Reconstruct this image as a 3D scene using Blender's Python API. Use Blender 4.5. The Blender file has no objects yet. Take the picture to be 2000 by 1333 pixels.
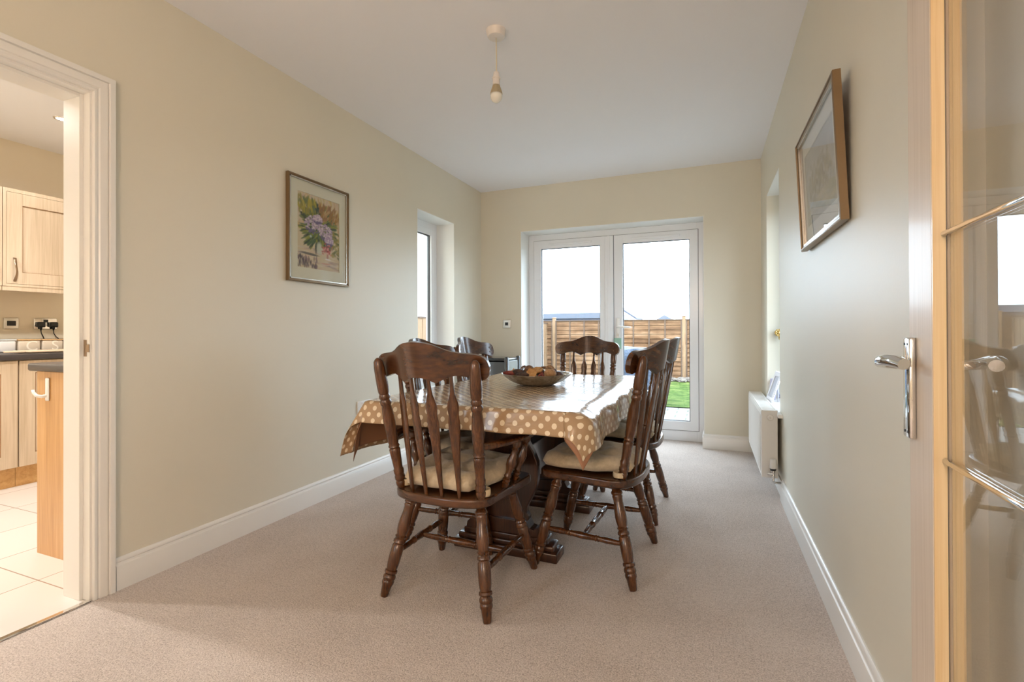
import bpy, bmesh, math, random
import numpy as np
from mathutils import Vector, Matrix
random.seed(7)
S = bpy.context.scene
COL = S.collection
PI = math.pi
def R(d): return math.radians(d)

# ------------------------------------------------------------------ camera
def make_camera():
    f, yaw, cy, h, roll, pit = 951.239, 0.384079, 644.3146, 1.054276, -0.0034243, 0.0043522
    c, s = math.cos(yaw), math.sin(yaw)
    Rv, F, U = Vector((c, s, 0)), Vector((-s, c, 0)), Vector((0, 0, 1))
    F2 = F*math.cos(pit)+U*math.sin(pit); U2 = -F*math.sin(pit)+U*math.cos(pit)
    R3 = Rv*math.cos(roll)+U2*math.sin(roll); U3 = -Rv*math.sin(roll)+U2*math.cos(roll)
    cam = bpy.data.cameras.new('camera'); o = bpy.data.objects.new('camera', cam); COL.objects.link(o)
    M = Matrix((R3, U3, -F2)).transposed().to_4x4(); M.translation = Vector((0, 0, h))
    o.matrix_world = M
    cam.sensor_width = 36; cam.lens = f/2000*36; cam.shift_y = -(666.5-cy)/2000
    cam.clip_start = 0.02; cam.clip_end = 300
    S.camera = o
make_camera()

# ------------------------------------------------------------------ world, lights, exposure
def make_world():
    w = bpy.data.worlds.new('overcast_sky'); S.world = w; w.use_nodes = True
    nt = w.node_tree; nt.nodes.clear()
    out = nt.nodes.new('ShaderNodeOutputWorld'); bg = nt.nodes.new('ShaderNodeBackground')
    tc = nt.nodes.new('ShaderNodeTexCoord'); sep = nt.nodes.new('ShaderNodeSeparateXYZ')
    rmp = nt.nodes.new('ShaderNodeValToRGB')
    rmp.color_ramp.elements[0].position = 0.0; rmp.color_ramp.elements[0].color = (0.68, 0.85, 1.0, 1)
    rmp.color_ramp.elements[1].position = 0.6; rmp.color_ramp.elements[1].color = (0.74, 0.88, 1.0, 1)
    nt.links.new(tc.outputs['Generated'], sep.inputs[0]); nt.links.new(sep.outputs['Z'], rmp.inputs[0])
    nt.links.new(rmp.outputs[0], bg.inputs[0]); bg.inputs[1].default_value = 6.4
    nt.links.new(bg.outputs[0], out.inputs[0])
make_world()
def area(name, loc, rot, sx, sy, power=0, color=(1, 1, 1), portal=False):
    l = bpy.data.lights.new(name, 'AREA'); l.shape = 'RECTANGLE'; l.size = sx; l.size_y = sy
    l.energy = power; l.color = color
    if portal: l.cycles.is_portal = True
    o = bpy.data.objects.new(name, l); COL.objects.link(o); o.location = loc; o.rotation_euler = rot
    return o
XL0 = -2.2615
# portals only guide the sampling of the sky through the openings, one of them added
area('sky_portal', (-0.92, 5.10, 1.05), (R(-90), 0, 0), 1.9, 2.2, portal=True)
area('sky_portal', (-2.62, 3.80, 1.32), (0, R(-90), 0), 1.6, 0.70, portal=True)
area('sky_portal', (0.72, 3.92, 1.32), (0, R(90), 0), 1.6, 0.76, portal=True)
area('sky_portal', (XL0-.16, -1.8, 1.45), (0, R(-90), 0), 1.3, 1.8, portal=True)
S.view_settings.view_transform = 'Standard'; S.view_settings.look = 'None'
S.view_settings.gamma = 1; S.view_settings.use_curve_mapping = False
S.view_settings.exposure = 0.72
S.cycles.use_denoising = True
S.cycles.max_bounces = 10; S.cycles.diffuse_bounces = 6; S.cycles.glossy_bounces = 5; S.cycles.transmission_bounces = 8
S.cycles.caustics_reflective = False; S.cycles.caustics_refractive = False
S.cycles.sample_clamp_indirect = 6.0

# ------------------------------------------------------------------ materials
MATS = {}
def lin(c):
    return tuple(((v/255)/12.92 if v/255 <= 0.04045 else ((v/255+0.055)/1.055)**2.4) for v in c)
def mat(name, color, rough=0.5, metal=0.0, coat=0.0, spec=0.5, trans=0.0, ior=1.5, emit=None, estr=0, sheen=0):
    m = bpy.data.materials.new(name); m.use_nodes = True
    b = m.node_tree.nodes.get('Principled BSDF')
    b.inputs['Base Color'].default_value = (*color, 1); b.inputs['Roughness'].default_value = rough
    b.inputs['Metallic'].default_value = metal; b.inputs['Coat Weight'].default_value = coat
    b.inputs['Coat Roughness'].default_value = 0.12
    b.inputs['Specular IOR Level'].default_value = spec
    b.inputs['Transmission Weight'].default_value = trans; b.inputs['IOR'].default_value = ior
    b.inputs['Sheen Weight'].default_value = sheen
    if emit: b.inputs['Emission Color'].default_value = (*emit, 1); b.inputs['Emission Strength'].default_value = estr
    MATS[name] = m; return m
def nodes(m): return m.node_tree.nodes, m.node_tree.links, m.node_tree.nodes.get('Principled BSDF')
def coords(m, scale=(1, 1, 1), rot=(0, 0, 0), kind='Object'):
    n, l, b = nodes(m)
    tc = n.new('ShaderNodeTexCoord'); mp = n.new('ShaderNodeMapping')
    mp.inputs['Scale'].default_value = scale; mp.inputs['Rotation'].default_value = rot
    l.new(tc.outputs[kind], mp.inputs['Vector']); return mp.outputs[0]
def noise(m, vec, scale, detail=3, rough=0.55, dist=0):
    n, l, b = nodes(m); t = n.new('ShaderNodeTexNoise')
    t.inputs['Scale'].default_value = scale; t.inputs['Detail'].default_value = detail
    t.inputs['Roughness'].default_value = rough; t.inputs['Distortion'].default_value = dist
    l.new(vec, t.inputs['Vector']); return t.outputs['Fac']
def ramp(m, fac, stops):
    n, l, b = nodes(m); r = n.new('ShaderNodeValToRGB'); e = r.color_ramp.elements
    while len(e) < len(stops): e.new(0.5)
    for k, (p, c) in enumerate(stops): e[k].position = p; e[k].color = (*c, 1)
    l.new(fac, r.inputs[0]); return r.outputs[0]
def bump(m, fac, strength=0.3, dist=0.01):
    n, l, b = nodes(m); bp = n.new('ShaderNodeBump'); bp.inputs['Strength'].default_value = strength
    bp.inputs['Distance'].default_value = dist; l.new(fac, bp.inputs['Height']); l.new(bp.outputs[0], b.inputs['Normal'])
    return bp
def setcol(m, out): n, l, b = nodes(m); l.new(out, b.inputs['Base Color'])
def math_(m, op, a, b_=None, c=None):
    n, l, _ = nodes(m); t = n.new('ShaderNodeMath'); t.operation = op
    for k, v in enumerate((a, b_, c)):
        if v is None: continue
        if isinstance(v, (int, float)): t.inputs[k].default_value = v
        else: l.new(v, t.inputs[k])
    return t.outputs[0]
def mix(m, fac, a, b_):
    n, l, _ = nodes(m); t = n.new('ShaderNodeMix'); t.data_type = 'RGBA'
    for k, v in ((0, fac), (6, a), (7, b_)):
        if isinstance(v, tuple): t.inputs[k].default_value = (*v, 1)
        elif isinstance(v, (int, float)): t.inputs[k].default_value = v
        else: l.new(v, t.inputs[k])
    return t.outputs[2]

m = mat('wall_paint', (0.71, 0.655, 0.54), 0.42, spec=0.35)
v = coords(m); bump(m, noise(m, v, 90, 4), 0.06, 0.004)
setcol(m, ramp(m, noise(m, v, 1.3, 3), [(0.3, (0.705, 0.665, 0.555)), (0.7, (0.725, 0.685, 0.575))]))
m = mat('reveal_paint', (0.82, 0.82, 0.79), 0.55, spec=0.3)
m = mat('kitchen_paint', (0.82, 0.74, 0.60), 0.5, spec=0.3)
m = mat('ceiling_paint', (0.86, 0.865, 0.90), 0.8, spec=0.2)
v = coords(m); bump(m, noise(m, v, 60, 4), 0.05, 0.004)
mat('white_gloss', (0.80, 0.79, 0.76), 0.28, spec=0.5)
mat('upvc_white', (0.82, 0.84, 0.87), 0.22, spec=0.5)
mat('gasket_dark', (0.05, 0.05, 0.055), 0.5)
mat('white_plastic', (0.84, 0.83, 0.80), 0.3)
mat('black_plastic', (0.012, 0.012, 0.013), 0.35)
mat('chrome', (0.82, 0.80, 0.78), 0.07, metal=1)
mat('brushed_steel', (0.70, 0.68, 0.64), 0.32, metal=1)
mat('bronze_handle', (0.36, 0.26, 0.18), 0.3, metal=1)
mat('brass', (0.72, 0.52, 0.20), 0.25, metal=1)
mat('gold_frame', (0.20, 0.125, 0.055), 0.35, metal=0.35, coat=0.3)
mat('silver_edge', (0.50, 0.46, 0.40), 0.25, metal=0.8)
mat('mat_board', (0.66, 0.64, 0.50), 0.8)
mat('mat_board_pale', (0.72, 0.72, 0.66), 0.8)
mat('cable_white', (0.72, 0.64, 0.48), 0.45)
mat('light_plastic', (0.74, 0.70, 0.66), 0.35)
mat('bulb_glass', (0.80, 0.79, 0.72), 0.25, trans=0.0)
mat('bulb_fins', (0.58, 0.50, 0.34), 0.4, metal=0.3)
mat('cream_tie', (0.62, 0.50, 0.33), 0.85)
mat('lilac_frame', (0.52, 0.50, 0.66), 0.6)
mat('white_frame', (0.78, 0.77, 0.80), 0.5)
mat('photo_grey', (0.50, 0.52, 0.60), 0.4)
mat('fob_green', (0.30, 0.52, 0.42), 0.25, spec=0.6)
mat('slate_roof', (0.06, 0.07, 0.10), 0.7)
mat('roof_fascia', (0.085, 0.10, 0.13), 0.5)
mat('garage_wall', (0.12, 0.12, 0.13), 0.8)
mat('house_brick', (0.3, 0.29, 0.29), 0.8)
mat('worktop_dark', (0.055, 0.047, 0.045), 0.3, spec=0.5)
mat('stove_black', (0.018, 0.020, 0.024), 0.18, coat=0.5)
mat('stove_glass', (0.07, 0.075, 0.08), 0.12, coat=0.6)
mat('bare_ground', (0.16, 0.15, 0.12), .9)
mat('protector_brown', (0.30, 0.145, 0.075), .55)
mat('brown_backing', (0.23, 0.11, 0.06), 0.6)

m = mat('pane_glass', (1, 1, 1), 0.0)
n, l, b = nodes(m); n.remove(b)
g = n.new('ShaderNodeBsdfGlass'); g.inputs['IOR'].default_value = 1.5; g.inputs['Roughness'].default_value = 0
g.inputs['Color'].default_value = (0.99, 1.0, 0.995, 1)
l.new(g.outputs[0], n['Material Output'].inputs[0])
# clear window glazing: thin sheet, mostly see-through with a Fresnel reflection
m = mat('window_glass', (1, 1, 1), 0.0)
n, l, b = nodes(m); n.remove(b)
tr = n.new('ShaderNodeBsdfTransparent'); gl = n.new('ShaderNodeBsdfGlossy'); gl.inputs['Roughness'].default_value = 0.0
ge = n.new('ShaderNodeNewGeometry'); dt = n.new('ShaderNodeVectorMath'); dt.operation = 'DOT_PRODUCT'; mx = n.new('ShaderNodeMixShader')
l.new(ge.outputs['Incoming'], dt.inputs[0]); l.new(ge.outputs['Normal'], dt.inputs[1])
_c = math_(m, 'SUBTRACT', 1.0, math_(m, 'ABSOLUTE', dt.outputs['Value']))
l.new(math_(m, 'ADD', math_(m, 'MULTIPLY', math_(m, 'POWER', _c, 5.0), 0.95), 0.04), mx.inputs[0]); l.new(tr.outputs[0], mx.inputs[1]); l.new(gl.outputs[0], mx.inputs[2])
l.new(mx.outputs[0], n['Material Output'].inputs[0])

def wood(name, dark, midc, light, rough, scale=(30, 30, 1.6), coat=0.3, rot=(0, 0, 0), fine=0.35):
    m = mat(name, midc, rough, coat=coat)
    v = coords(m, scale, rot)
    a = noise(m, v, 1.0, 5, 0.6, 0.6)
    v2 = coords(m, tuple(s*4 for s in scale), rot); a2 = noise(m, v2, 1.0, 3, 0.5)
    f = math_(m, 'ADD', math_(m, 'MULTIPLY', a, 1-fine), math_(m, 'MULTIPLY', a2, fine))
    setcol(m, ramp(m, f, [(0.33, dark), (0.5, midc), (0.66, light)]))
    bump(m, a2, 0.08, 0.002)
    return m
wood('dark_oak', (0.034, 0.0115, 0.0035), (0.084, 0.0285, 0.0078), (0.145, 0.053, 0.015), 0.24, (75, 75, 2.2), 0.4)
m = wood('dark_oak_flat', (0.022, 0.0075, 0.0025), (0.064, 0.0215, 0.0062), (0.115, 0.041, 0.012), 0.27, (4.0, 20, 26), 0.35)
wood('table_oak', (0.020, 0.007, 0.003), (0.045, 0.015, 0.006), (0.085, 0.030, 0.012), 0.28, (30, 30, 2.5), 0.4)
wood('light_oak', (0.52, 0.40, 0.27), (0.62, 0.49, 0.35), (0.69, 0.56, 0.42), 0.4, (26, 26, 1.2), 0.1)
wood('light_oak_groove', (0.24, 0.12, 0.05), (0.30, 0.15, 0.06), (0.34, 0.18, 0.08), 0.5, (26, 26, 1.2), 0)
wood('golden_oak', (0.46, 0.24, 0.07), (0.58, 0.32, 0.11), (0.64, 0.38, 0.15), 0.35, (1.2, 26, 26), 0.15)
wood('panel_oak', (0.44, 0.23, 0.075), (0.56, 0.31, 0.12), (0.63, 0.38, 0.17), 0.35, (18, 18, 0.9), 0.15)
wood('door_oak', (0.74, 0.50, 0.24), (0.82, 0.60, 0.33), (0.88, 0.68, 0.41), 0.30, (40, 40, 0.8), 0.25, fine=0.5)
wood('stile_oak', (0.62, 0.50, 0.38), (0.70, 0.58, 0.46), (0.76, 0.64, 0.52), 0.40, (60, 160, 0.8), 0.15, fine=0.6)
wood('board_wood', (0.60, 0.42, 0.26), (0.72, 0.55, 0.38), (0.78, 0.62, 0.46), 0.5, (26, 2, 26), 0)

m = mat('carpet', (0.55, 0.46, 0.38), 0.95, spec=0.1, sheen=0.3)
v = coords(m); a = noise(m, v, 190, 3, 0.75); a2 = noise(m, v, 3.0, 4, 0.6); a3 = noise(m, v, 60, 3)
f = math_(m, 'ADD', math_(m, 'MULTIPLY', a, 0.72), math_(m, 'ADD', math_(m, 'MULTIPLY', a2, 0.13), math_(m, 'MULTIPLY', a3, 0.15)))
setcol(m, ramp(m, f, [(0.36, (0.36, 0.285, 0.24)), (0.5, (0.69, 0.59, 0.525)), (0.64, (0.90, 0.81, 0.745))]))
bump(m, f, 0.9, 0.012)

m = mat('floor_tile', (0.80, 0.74, 0.66), 0.22, spec=0.5)
n, l, b = nodes(m); v = coords(m)
br = n.new('ShaderNodeTexBrick'); br.offset = 0; br.squash = 1
br.inputs['Scale'].default_value = 1.0; br.inputs['Brick Width'].default_value = 0.41; br.inputs['Row Height'].default_value = 0.433
br.inputs['Mortar Size'].default_value = 0.003; br.inputs['Mortar Smooth'].default_value = 0.3
br.inputs['Color1'].default_value = (0.70, 0.66, 0.62, 1); br.inputs['Color2'].default_value = (0.67, 0.63, 0.59, 1)
br.inputs['Mortar'].default_value = (0.36, 0.27, 0.21, 1)
l.new(v, br.inputs['Vector']); setcol(m, br.outputs['Color']); 

# vinyl cloth with polka dots laid out on the flat cloth (UV, metres)
m = mat('dotted_vinyl', (0.36, 0.23, 0.11), 0.20, spec=0.4, coat=0.28)
n, l, b = nodes(m); b.inputs['Coat Roughness'].default_value = 0.08
tc = n.new('ShaderNodeTexCoord'); sp = n.new('ShaderNodeSeparateXYZ'); l.new(tc.outputs['UV'], sp.inputs[0])
def dots(off):
    P = 0.051
    u = math_(m, 'SUBTRACT', math_(m, 'FRACT', math_(m, 'ADD', math_(m, 'DIVIDE', sp.outputs[0], P), off+20)), 0.5)
    w = math_(m, 'SUBTRACT', math_(m, 'FRACT', math_(m, 'ADD', math_(m, 'DIVIDE', sp.outputs[1], P), off+20)), 0.5)
    r2 = math_(m, 'ADD', math_(m, 'MULTIPLY', u, u), math_(m, 'MULTIPLY', w, w))
    return math_(m, 'LESS_THAN', r2, (0.0098/P)**2)
dd = math_(m, 'MAXIMUM', dots(0.0), dots(0.5))
v = coords(m); wv = noise(m, v, 500, 2)
base = mix(m, wv, (0.36, 0.235, 0.13), (0.43, 0.29, 0.17))
setcol(m, mix(m, dd, base, (0.76, 0.65, 0.48)))
v2 = coords(m, (0.35, 1.0, 1.0)); bump(m, noise(m, v2, 17, 4, 0.55, 0.6), 0.22, 0.012)

m = mat('cushion_fabric', (0.60, 0.50, 0.35), 0.9, spec=0.15, sheen=0.3)
v = coords(m); bump(m, noise(m, v, 22, 4, 0.6), 0.5, 0.012)
setcol(m, ramp(m, noise(m, v, 60, 3), [(0.3, (0.50, 0.41, 0.28)), (0.7, (0.62, 0.52, 0.37))]))
m = mat('hammered_silver', (0.50, 0.47, 0.42), 0.3, metal=0.75)
n, l, b = nodes(m); v = coords(m); vo = n.new('ShaderNodeTexVoronoi'); vo.inputs['Scale'].default_value = 70
l.new(v, vo.inputs['Vector']); bump(m, vo.outputs['Distance'], 0.7, 0.006)
setcol(m, ramp(m, noise(m, v, 30, 3), [(0.35, (0.40, 0.37, 0.31)), (0.65, (0.70, 0.67, 0.60))]))
def pod(name, c1, c2, rough=0.6, sc=60):
    m = mat(name, c1, rough); v = coords(m); f = noise(m, v, sc, 4, 0.7)
    setcol(m, ramp(m, f, [(0.38, c1), (0.62, c2)])); bump(m, f, 0.8, 0.006)
pod('pod_brown', (0.10, 0.045, 0.02), (0.26, 0.14, 0.07)); pod('pod_dark', (0.03, 0.015, 0.010), (0.09, 0.045, 0.03))
pod('pod_orange', (0.45, 0.22, 0.07), (0.62, 0.36, 0.14)); pod('pod_red', (0.15, 0.02, 0.015), (0.30, 0.06, 0.04))
pod('pod_tan', (0.36, 0.19, 0.08), (0.52, 0.32, 0.16), sc=90); pod('wicker_brown', (0.10, 0.05, 0.03), (0.30, 0.18, 0.10), sc=140)
m = mat('grass', (0.20, 0.42, 0.08), 0.9, spec=0.1); v = coords(m); f = noise(m, v, 3, 5, 0.7); f2 = noise(m, v, 25, 4, 0.8)
ff = math_(m, 'ADD', math_(m, 'MULTIPLY', f, 0.6), math_(m, 'MULTIPLY', f2, 0.4))
setcol(m, ramp(m, ff, [(0.40, (0.022, 0.046, 0.008)), (0.5, (0.058, 0.10, 0.018)), (0.60, (0.13, 0.15, 0.045))])); bump(m, f2, 0.8, 0.03)
m = mat('patio_paving', (0.42, 0.41, 0.38), 0.8); n, l, b = nodes(m); v = coords(m)
br = n.new('ShaderNodeTexBrick'); br.inputs['Scale'].default_value = 1; br.inputs['Brick Width'].default_value = 0.30
br.inputs['Row Height'].default_value = 0.2; br.inputs['Mortar Size'].default_value = 0.012
br.inputs['Color1'].default_value = (0.17, 0.165, 0.155, 1); br.inputs['Color2'].default_value = (0.13, 0.125, 0.12, 1); br.inputs['Mortar'].default_value = (0.05, 0.055, 0.035, 1)
l.new(v, br.inputs['Vector']); setcol(m, br.outputs['Color'])
m = mat('fence_larch', (0.42, 0.26, 0.14), 0.8, spec=0.15); v = coords(m, (0.5, 0.5, 9)); f = noise(m, v, 1.0, 4, 0.65)
v2 = coords(m, (0.9, 0.9, 0.9)); f2 = noise(m, v2, 1.6, 4, 0.6); ff = math_(m, 'ADD', math_(m, 'MULTIPLY', f, 0.6), math_(m, 'MULTIPLY', f2, 0.4))
setcol(m, ramp(m, ff, [(0.40, (0.085, 0.042, 0.021)), (0.5, (0.185, 0.098, 0.050)), (0.60, (0.28, 0.17, 0.10))]))
m = mat('fence_grey_brown', (0.10, 0.062, 0.042), 0.85)
m = mat('fence_post_wood', (0.44, 0.28, 0.15), 0.8); v = coords(m, (20, 20, 2)); setcol(m, ramp(m, noise(m, v, 1, 4), [(0.35, (0.20, 0.115, 0.06)), (0.65, (0.30, 0.185, 0.10))]))
m = mat('tarpaulin', (0.13, 0.18, 0.25), 0.65, spec=.25); v = coords(m); f = noise(m, v, 4, 4, 0.6, 0.5); bump(m, f, 0.9, 0.08)
setcol(m, ramp(m, f, [(0.35, (0.03, 0.045, 0.07)), (0.65, (0.08, 0.10, 0.14))]))
pod('garden_stone', (0.07, 0.055, 0.045), (0.16, 0.135, 0.11), 0.9, 12); pod('dry_leaf', (0.16, 0.10, 0.05), (0.40, 0.26, 0.18), 0.9, 30)

# ------------------------------------------------------------------ mesh helpers
class MB:
    def __init__(s): s.bm = bmesh.new()
    def box(s, a, b, bev=0.0, seg=2):
        a = Vector(a); b = Vector(b); c = (a+b)/2; d = b-a
        t = bmesh.new(); bmesh.ops.create_cube(t, size=1, matrix=Matrix.Translation(c) @ Matrix.Diagonal((abs(d.x), abs(d.y), abs(d.z), 1)))
        if bev: bmesh.ops.bevel(t, geom=list(t.edges), offset=bev, segments=seg, affect='EDGES', profile=0.5)
        s._merge(t); return s
    def _merge(s, t, M=None):
        if M: bmesh.ops.transform(t, matrix=M, verts=t.verts)
        me = bpy.data.meshes.new('tmp'); t.to_mesh(me); t.free(); s.bm.from_mesh(me); bpy.data.meshes.remove(me)
    def lathe(s, p0, p1, prof, n=20, cap=True):
        p0 = Vector(p0); p1 = Vector(p1); ax = (p1-p0); L = ax.length; ax.normalize()
        q = ax.to_track_quat('Z', 'Y').to_matrix()
        rings = []
        for t, r in prof:
            rings.append([s.bm.verts.new(p0+ax*(t*L)+q @ Vector((r*math.cos(2*PI*k/n), r*math.sin(2*PI*k/n), 0))) for k in range(n)])
        for i in range(len(rings)-1):
            for k in range(n):
                s.bm.faces.new((rings[i][k], rings[i][(k+1) % n], rings[i+1][(k+1) % n], rings[i+1][k]))
        if cap:
            s.bm.faces.new(rings[0][::-1]); s.bm.faces.new(rings[-1])
        return s
    def cyl(s, p0, p1, r, n=20): return s.lathe(p0, p1, [(0, r), (1, r)], n)
    def tube(s, pts, r, n=10, cap=True, flat=1.0):
        pts = [Vector(p) for p in pts]; rings = []; up = Vector((0, 0, 1)); prevx = None
        for i, p in enumerate(pts):
            d = (pts[min(i+1, len(pts)-1)]-pts[max(i-1, 0)]).normalized()
            if prevx is None:
                x = d.cross(up)
                if x.length < 1e-3: x = Vector((1, 0, 0))
            else: x = prevx-d*prevx.dot(d)
            x.normalize(); y = d.cross(x); prevx = x
            rr = r[i] if isinstance(r, (list, tuple)) else r
            rings.append([s.bm.verts.new(p+x*rr*math.cos(2*PI*k/n)+y*rr*flat*math.sin(2*PI*k/n)) for k in range(n)])
        for i in range(len(rings)-1):
            for k in range(n):
                s.bm.faces.new((rings[i][k], rings[i][(k+1) % n], rings[i+1][(k+1) % n], rings[i+1][k]))
        if cap: s.bm.faces.new(rings[0][::-1]); s.bm.faces.new(rings[-1])
        return s
    def prism(s, poly, fn):
        """poly: 2D outline; fn(u,v,side) -> 3D point, side 0/1"""
        a = [s.bm.verts.new(fn(u, v, 0)) for u, v in poly]; b = [s.bm.verts.new(fn(u, v, 1)) for u, v in poly]
        nn = len(poly)
        for k in range(nn): s.bm.faces.new((a[k], a[(k+1) % nn], b[(k+1) % nn], b[k]))
        s.bm.faces.new(a[::-1]); s.bm.faces.new(b); return s
    def strip(s, tops, bots, thick):
        """curved board: tops/bots lists of (point, normal) sampled across; closed solid"""
        rows = []
        for (pt, nr), (pb, _) in zip(tops, bots):
            pt = Vector(pt); pb = Vector(pb); nr = Vector(nr).normalized()*thick/2
            K = 6; fr = [pt.lerp(pb, k/K) for k in range(K+1)]
            rows.append([s.bm.verts.new(p+nr) for p in fr]+[s.bm.verts.new(p-nr) for p in reversed(fr)])
        m_ = len(rows[0])
        for i in range(len(rows)-1):
            for k in range(m_): s.bm.faces.new((rows[i][k], rows[i][(k+1) % m_], rows[i+1][(k+1) % m_], rows[i+1][k]))
        s.bm.faces.new(rows[0][::-1]); s.bm.faces.new(rows[-1]); return s
    def sweep(s, path, prof, closed=False):
        """path: list of (point, u_dir, v_dir) frames; prof 2D"""
        rows = [[s.bm.verts.new(Vector(p)+Vector(u)*a+Vector(v)*b) for a, b in prof] for p, u, v in path]
        m_ = len(prof)
        for i in range(len(rows)-1):
            for k in range(m_): s.bm.faces.new((rows[i][k], rows[i][(k+1) % m_], rows[i+1][(k+1) % m_], rows[i+1][k]))
        s.bm.faces.new(rows[0][::-1]); s.bm.faces.new(rows[-1]); return s
    def ico(s, c, r, sub=2, sc=(1, 1, 1), jit=0, rot=None):
        t = bmesh.new(); bmesh.ops.create_icosphere(t, subdivisions=sub, radius=r)
        if jit:
            for v_ in t.verts: v_.co *= 1+random.uniform(-jit, jit)
        M = Matrix.Translation(c) @ (rot or Matrix.Identity(4)) @ Matrix.Diagonal((*sc, 1)); s._merge(t, M); return s
    def build(s, name, m, parent=None, smooth=False, bevel=0, segs=2, subsurf=0, loc=None):
        bmesh.ops.recalc_face_normals(s.bm, faces=s.bm.faces)
        me = bpy.data.meshes.new(name); s.bm.to_mesh(me); s.bm.free()
        o = bpy.data.objects.new(name, me); COL.objects.link(o)
        if not isinstance(m, (list, tuple)): m = [m]
        for x in m: me.materials.append(MATS[x])
        if smooth == True:
            for p in me.polygons: p.use_smooth = True
        elif smooth:
            for p in me.polygons: p.use_smooth = True
            me.set_sharp_from_angle(angle=R(smooth))
        if bevel:
            md = o.modifiers.new('bevel', 'BEVEL'); md.width = bevel; md.segments = segs; md.limit_method = 'ANGLE'; md.angle_limit = R(40)
            for p in me.polygons: p.use_smooth = True
            md.harden_normals = True
        if subsurf:
            md = o.modifiers.new('sub', 'SUBSURF'); md.levels = subsurf; md.render_levels = subsurf
        if parent: o.parent = parent
        if loc: o.location = loc
        return o
def tag(o, label=None, cat=None, group=None, kind=None):
    if label: o['label'] = label
    if cat: o['category'] = cat
    if group: o['group'] = group
    if kind: o['kind'] = kind
    return o
def empty(name, loc=(0, 0, 0), rz=0, label=None, cat=None, group=None):
    o = bpy.data.objects.new(name, None); COL.objects.link(o); o.location = loc; o.rotation_euler = (0, 0, rz); o.empty_display_size = 0.1
    return tag(o, label, cat, group)
def copy_tree(o, parent=None):
    c = o.copy(); COL.objects.link(c); c.parent = parent
    for ch in list(o.children): copy_tree(ch, c)
    return c
def struct(o, cat=None, label=None):
    o['kind'] = 'structure'
    if label: o['label'] = label
    return o

XL, XR, YF, H = -2.2615, 0.4241, 4.7192, 2.55
YG = 4.951          # inner face plane of the french door frame
# ================================================================== SETTING
def walls_room():
    # floor
    b = MB(); b.box((XL, -3.6, -0.06), (0.56, YG+0.06, 0.0)); struct(b.build('floor', 'carpet'))
    b = MB(); b.box((XL-0.2, -3.7, H), (0.9, YF+0.3, H+0.1)); struct(b.build('ceiling', 'ceiling_paint'))
    # left wall (door opening y .375..1.185, window y 3.486..4.123)
    b = MB(); x0, x1 = XL-0.146, XL
    b.box((x0, -3.6, 0), (x1, -2.7, H)); b.box((x0, -2.7, 0), (x1, -0.9, 0.8)); b.box((x0, -2.7, 2.1), (x1, -0.9, H)); b.box((x0, -0.9, 0), (x1, 0.345, H)); b.box((x0, 0.345, 2.035), (x1, 1.185, H)); b.box((x0, 1.185, 0), (x1, 3.2, H))
    struct(b.build('wall_left', 'wall_paint'))
    b = MB(); x0 = XL-0.30
    b.box((x0, 3.2, 0), (x1, 3.486, H)); b.box((x0, 3.486, 0), (x1, 4.123, 0.53)); b.box((x0, 3.486, 2.095), (x1, 4.123, H)); b.box((x0, 4.123, 0), (x1, YF+0.30, H))
    struct(b.build('wall_left', 'wall_paint'))
    # right wall, window y 3.56..4.29
    b = MB(); x1 = XR+0.28
    b.box((XR, 1.33, 0), (x1, 3.562, H)); b.box((XR, 3.562, 0), (x1, 4.288, 0.50)); b.box((XR, 3.562, 2.115), (x1, 4.288, H)); b.box((XR, 4.288, 0), (x1, YF+0.30, H))
    struct(b.build('wall_right', 'wall_paint'))
    b = MB(); b.box((0.545, -3.6, 0), (0.70, 1.33, H)); struct(b.build('wall_right', 'wall_paint'))
    # far wall with french door opening x -1.806..-0.045, z..2.095
    b = MB(); y1 = YF+0.30
    b.box((XL, YF, 0), (-1.806, y1, H)); b.box((-1.806, YF, 2.095), (-0.040, y1, H)); b.box((-0.040, YF, 0), (XR, y1, H))
    struct(b.build('wall_far', 'wall_paint'))
    # painted reveal linings of the door and windows (thin skims)
    b = MB(); t = 0.004
    b.box((-1.806, YF+.001, 0), (-1.806+t, YG, 2.095)); b.box((-0.040-t, YF+.001, 0), (-0.040, YG, 2.095)); b.box((-1.806, YF+.001, 2.095-t), (-0.040, YG, 2.095))
    struct(b.build('trim_1', 'reveal_paint'))
    b = MB(); b.box((XL-.21, 3.486, 2.095-t), (XL-.001, 4.123, 2.095)); b.box((XL-.21, 4.123-t, 0.55), (XL-.001, 4.123, 2.095)); b.box((XL-.21, 3.486, 0.55), (XL-.001, 3.486+t, 2.095))
    struct(b.build('trim_2', 'reveal_paint'))
    b = MB(); b.box((XR+.001, 3.562, 2.115-t), (XR+.19, 4.288, 2.115))
    struct(b.build('trim_3', 'reveal_paint'))
    # rear wall of the neighbouring living space behind the camera
    b = MB(); b.box((XL, -3.75, 0), (0.545, -3.6, H))
    struct(b.build('wall_rear', 'wall_paint'))
walls_room()

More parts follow.
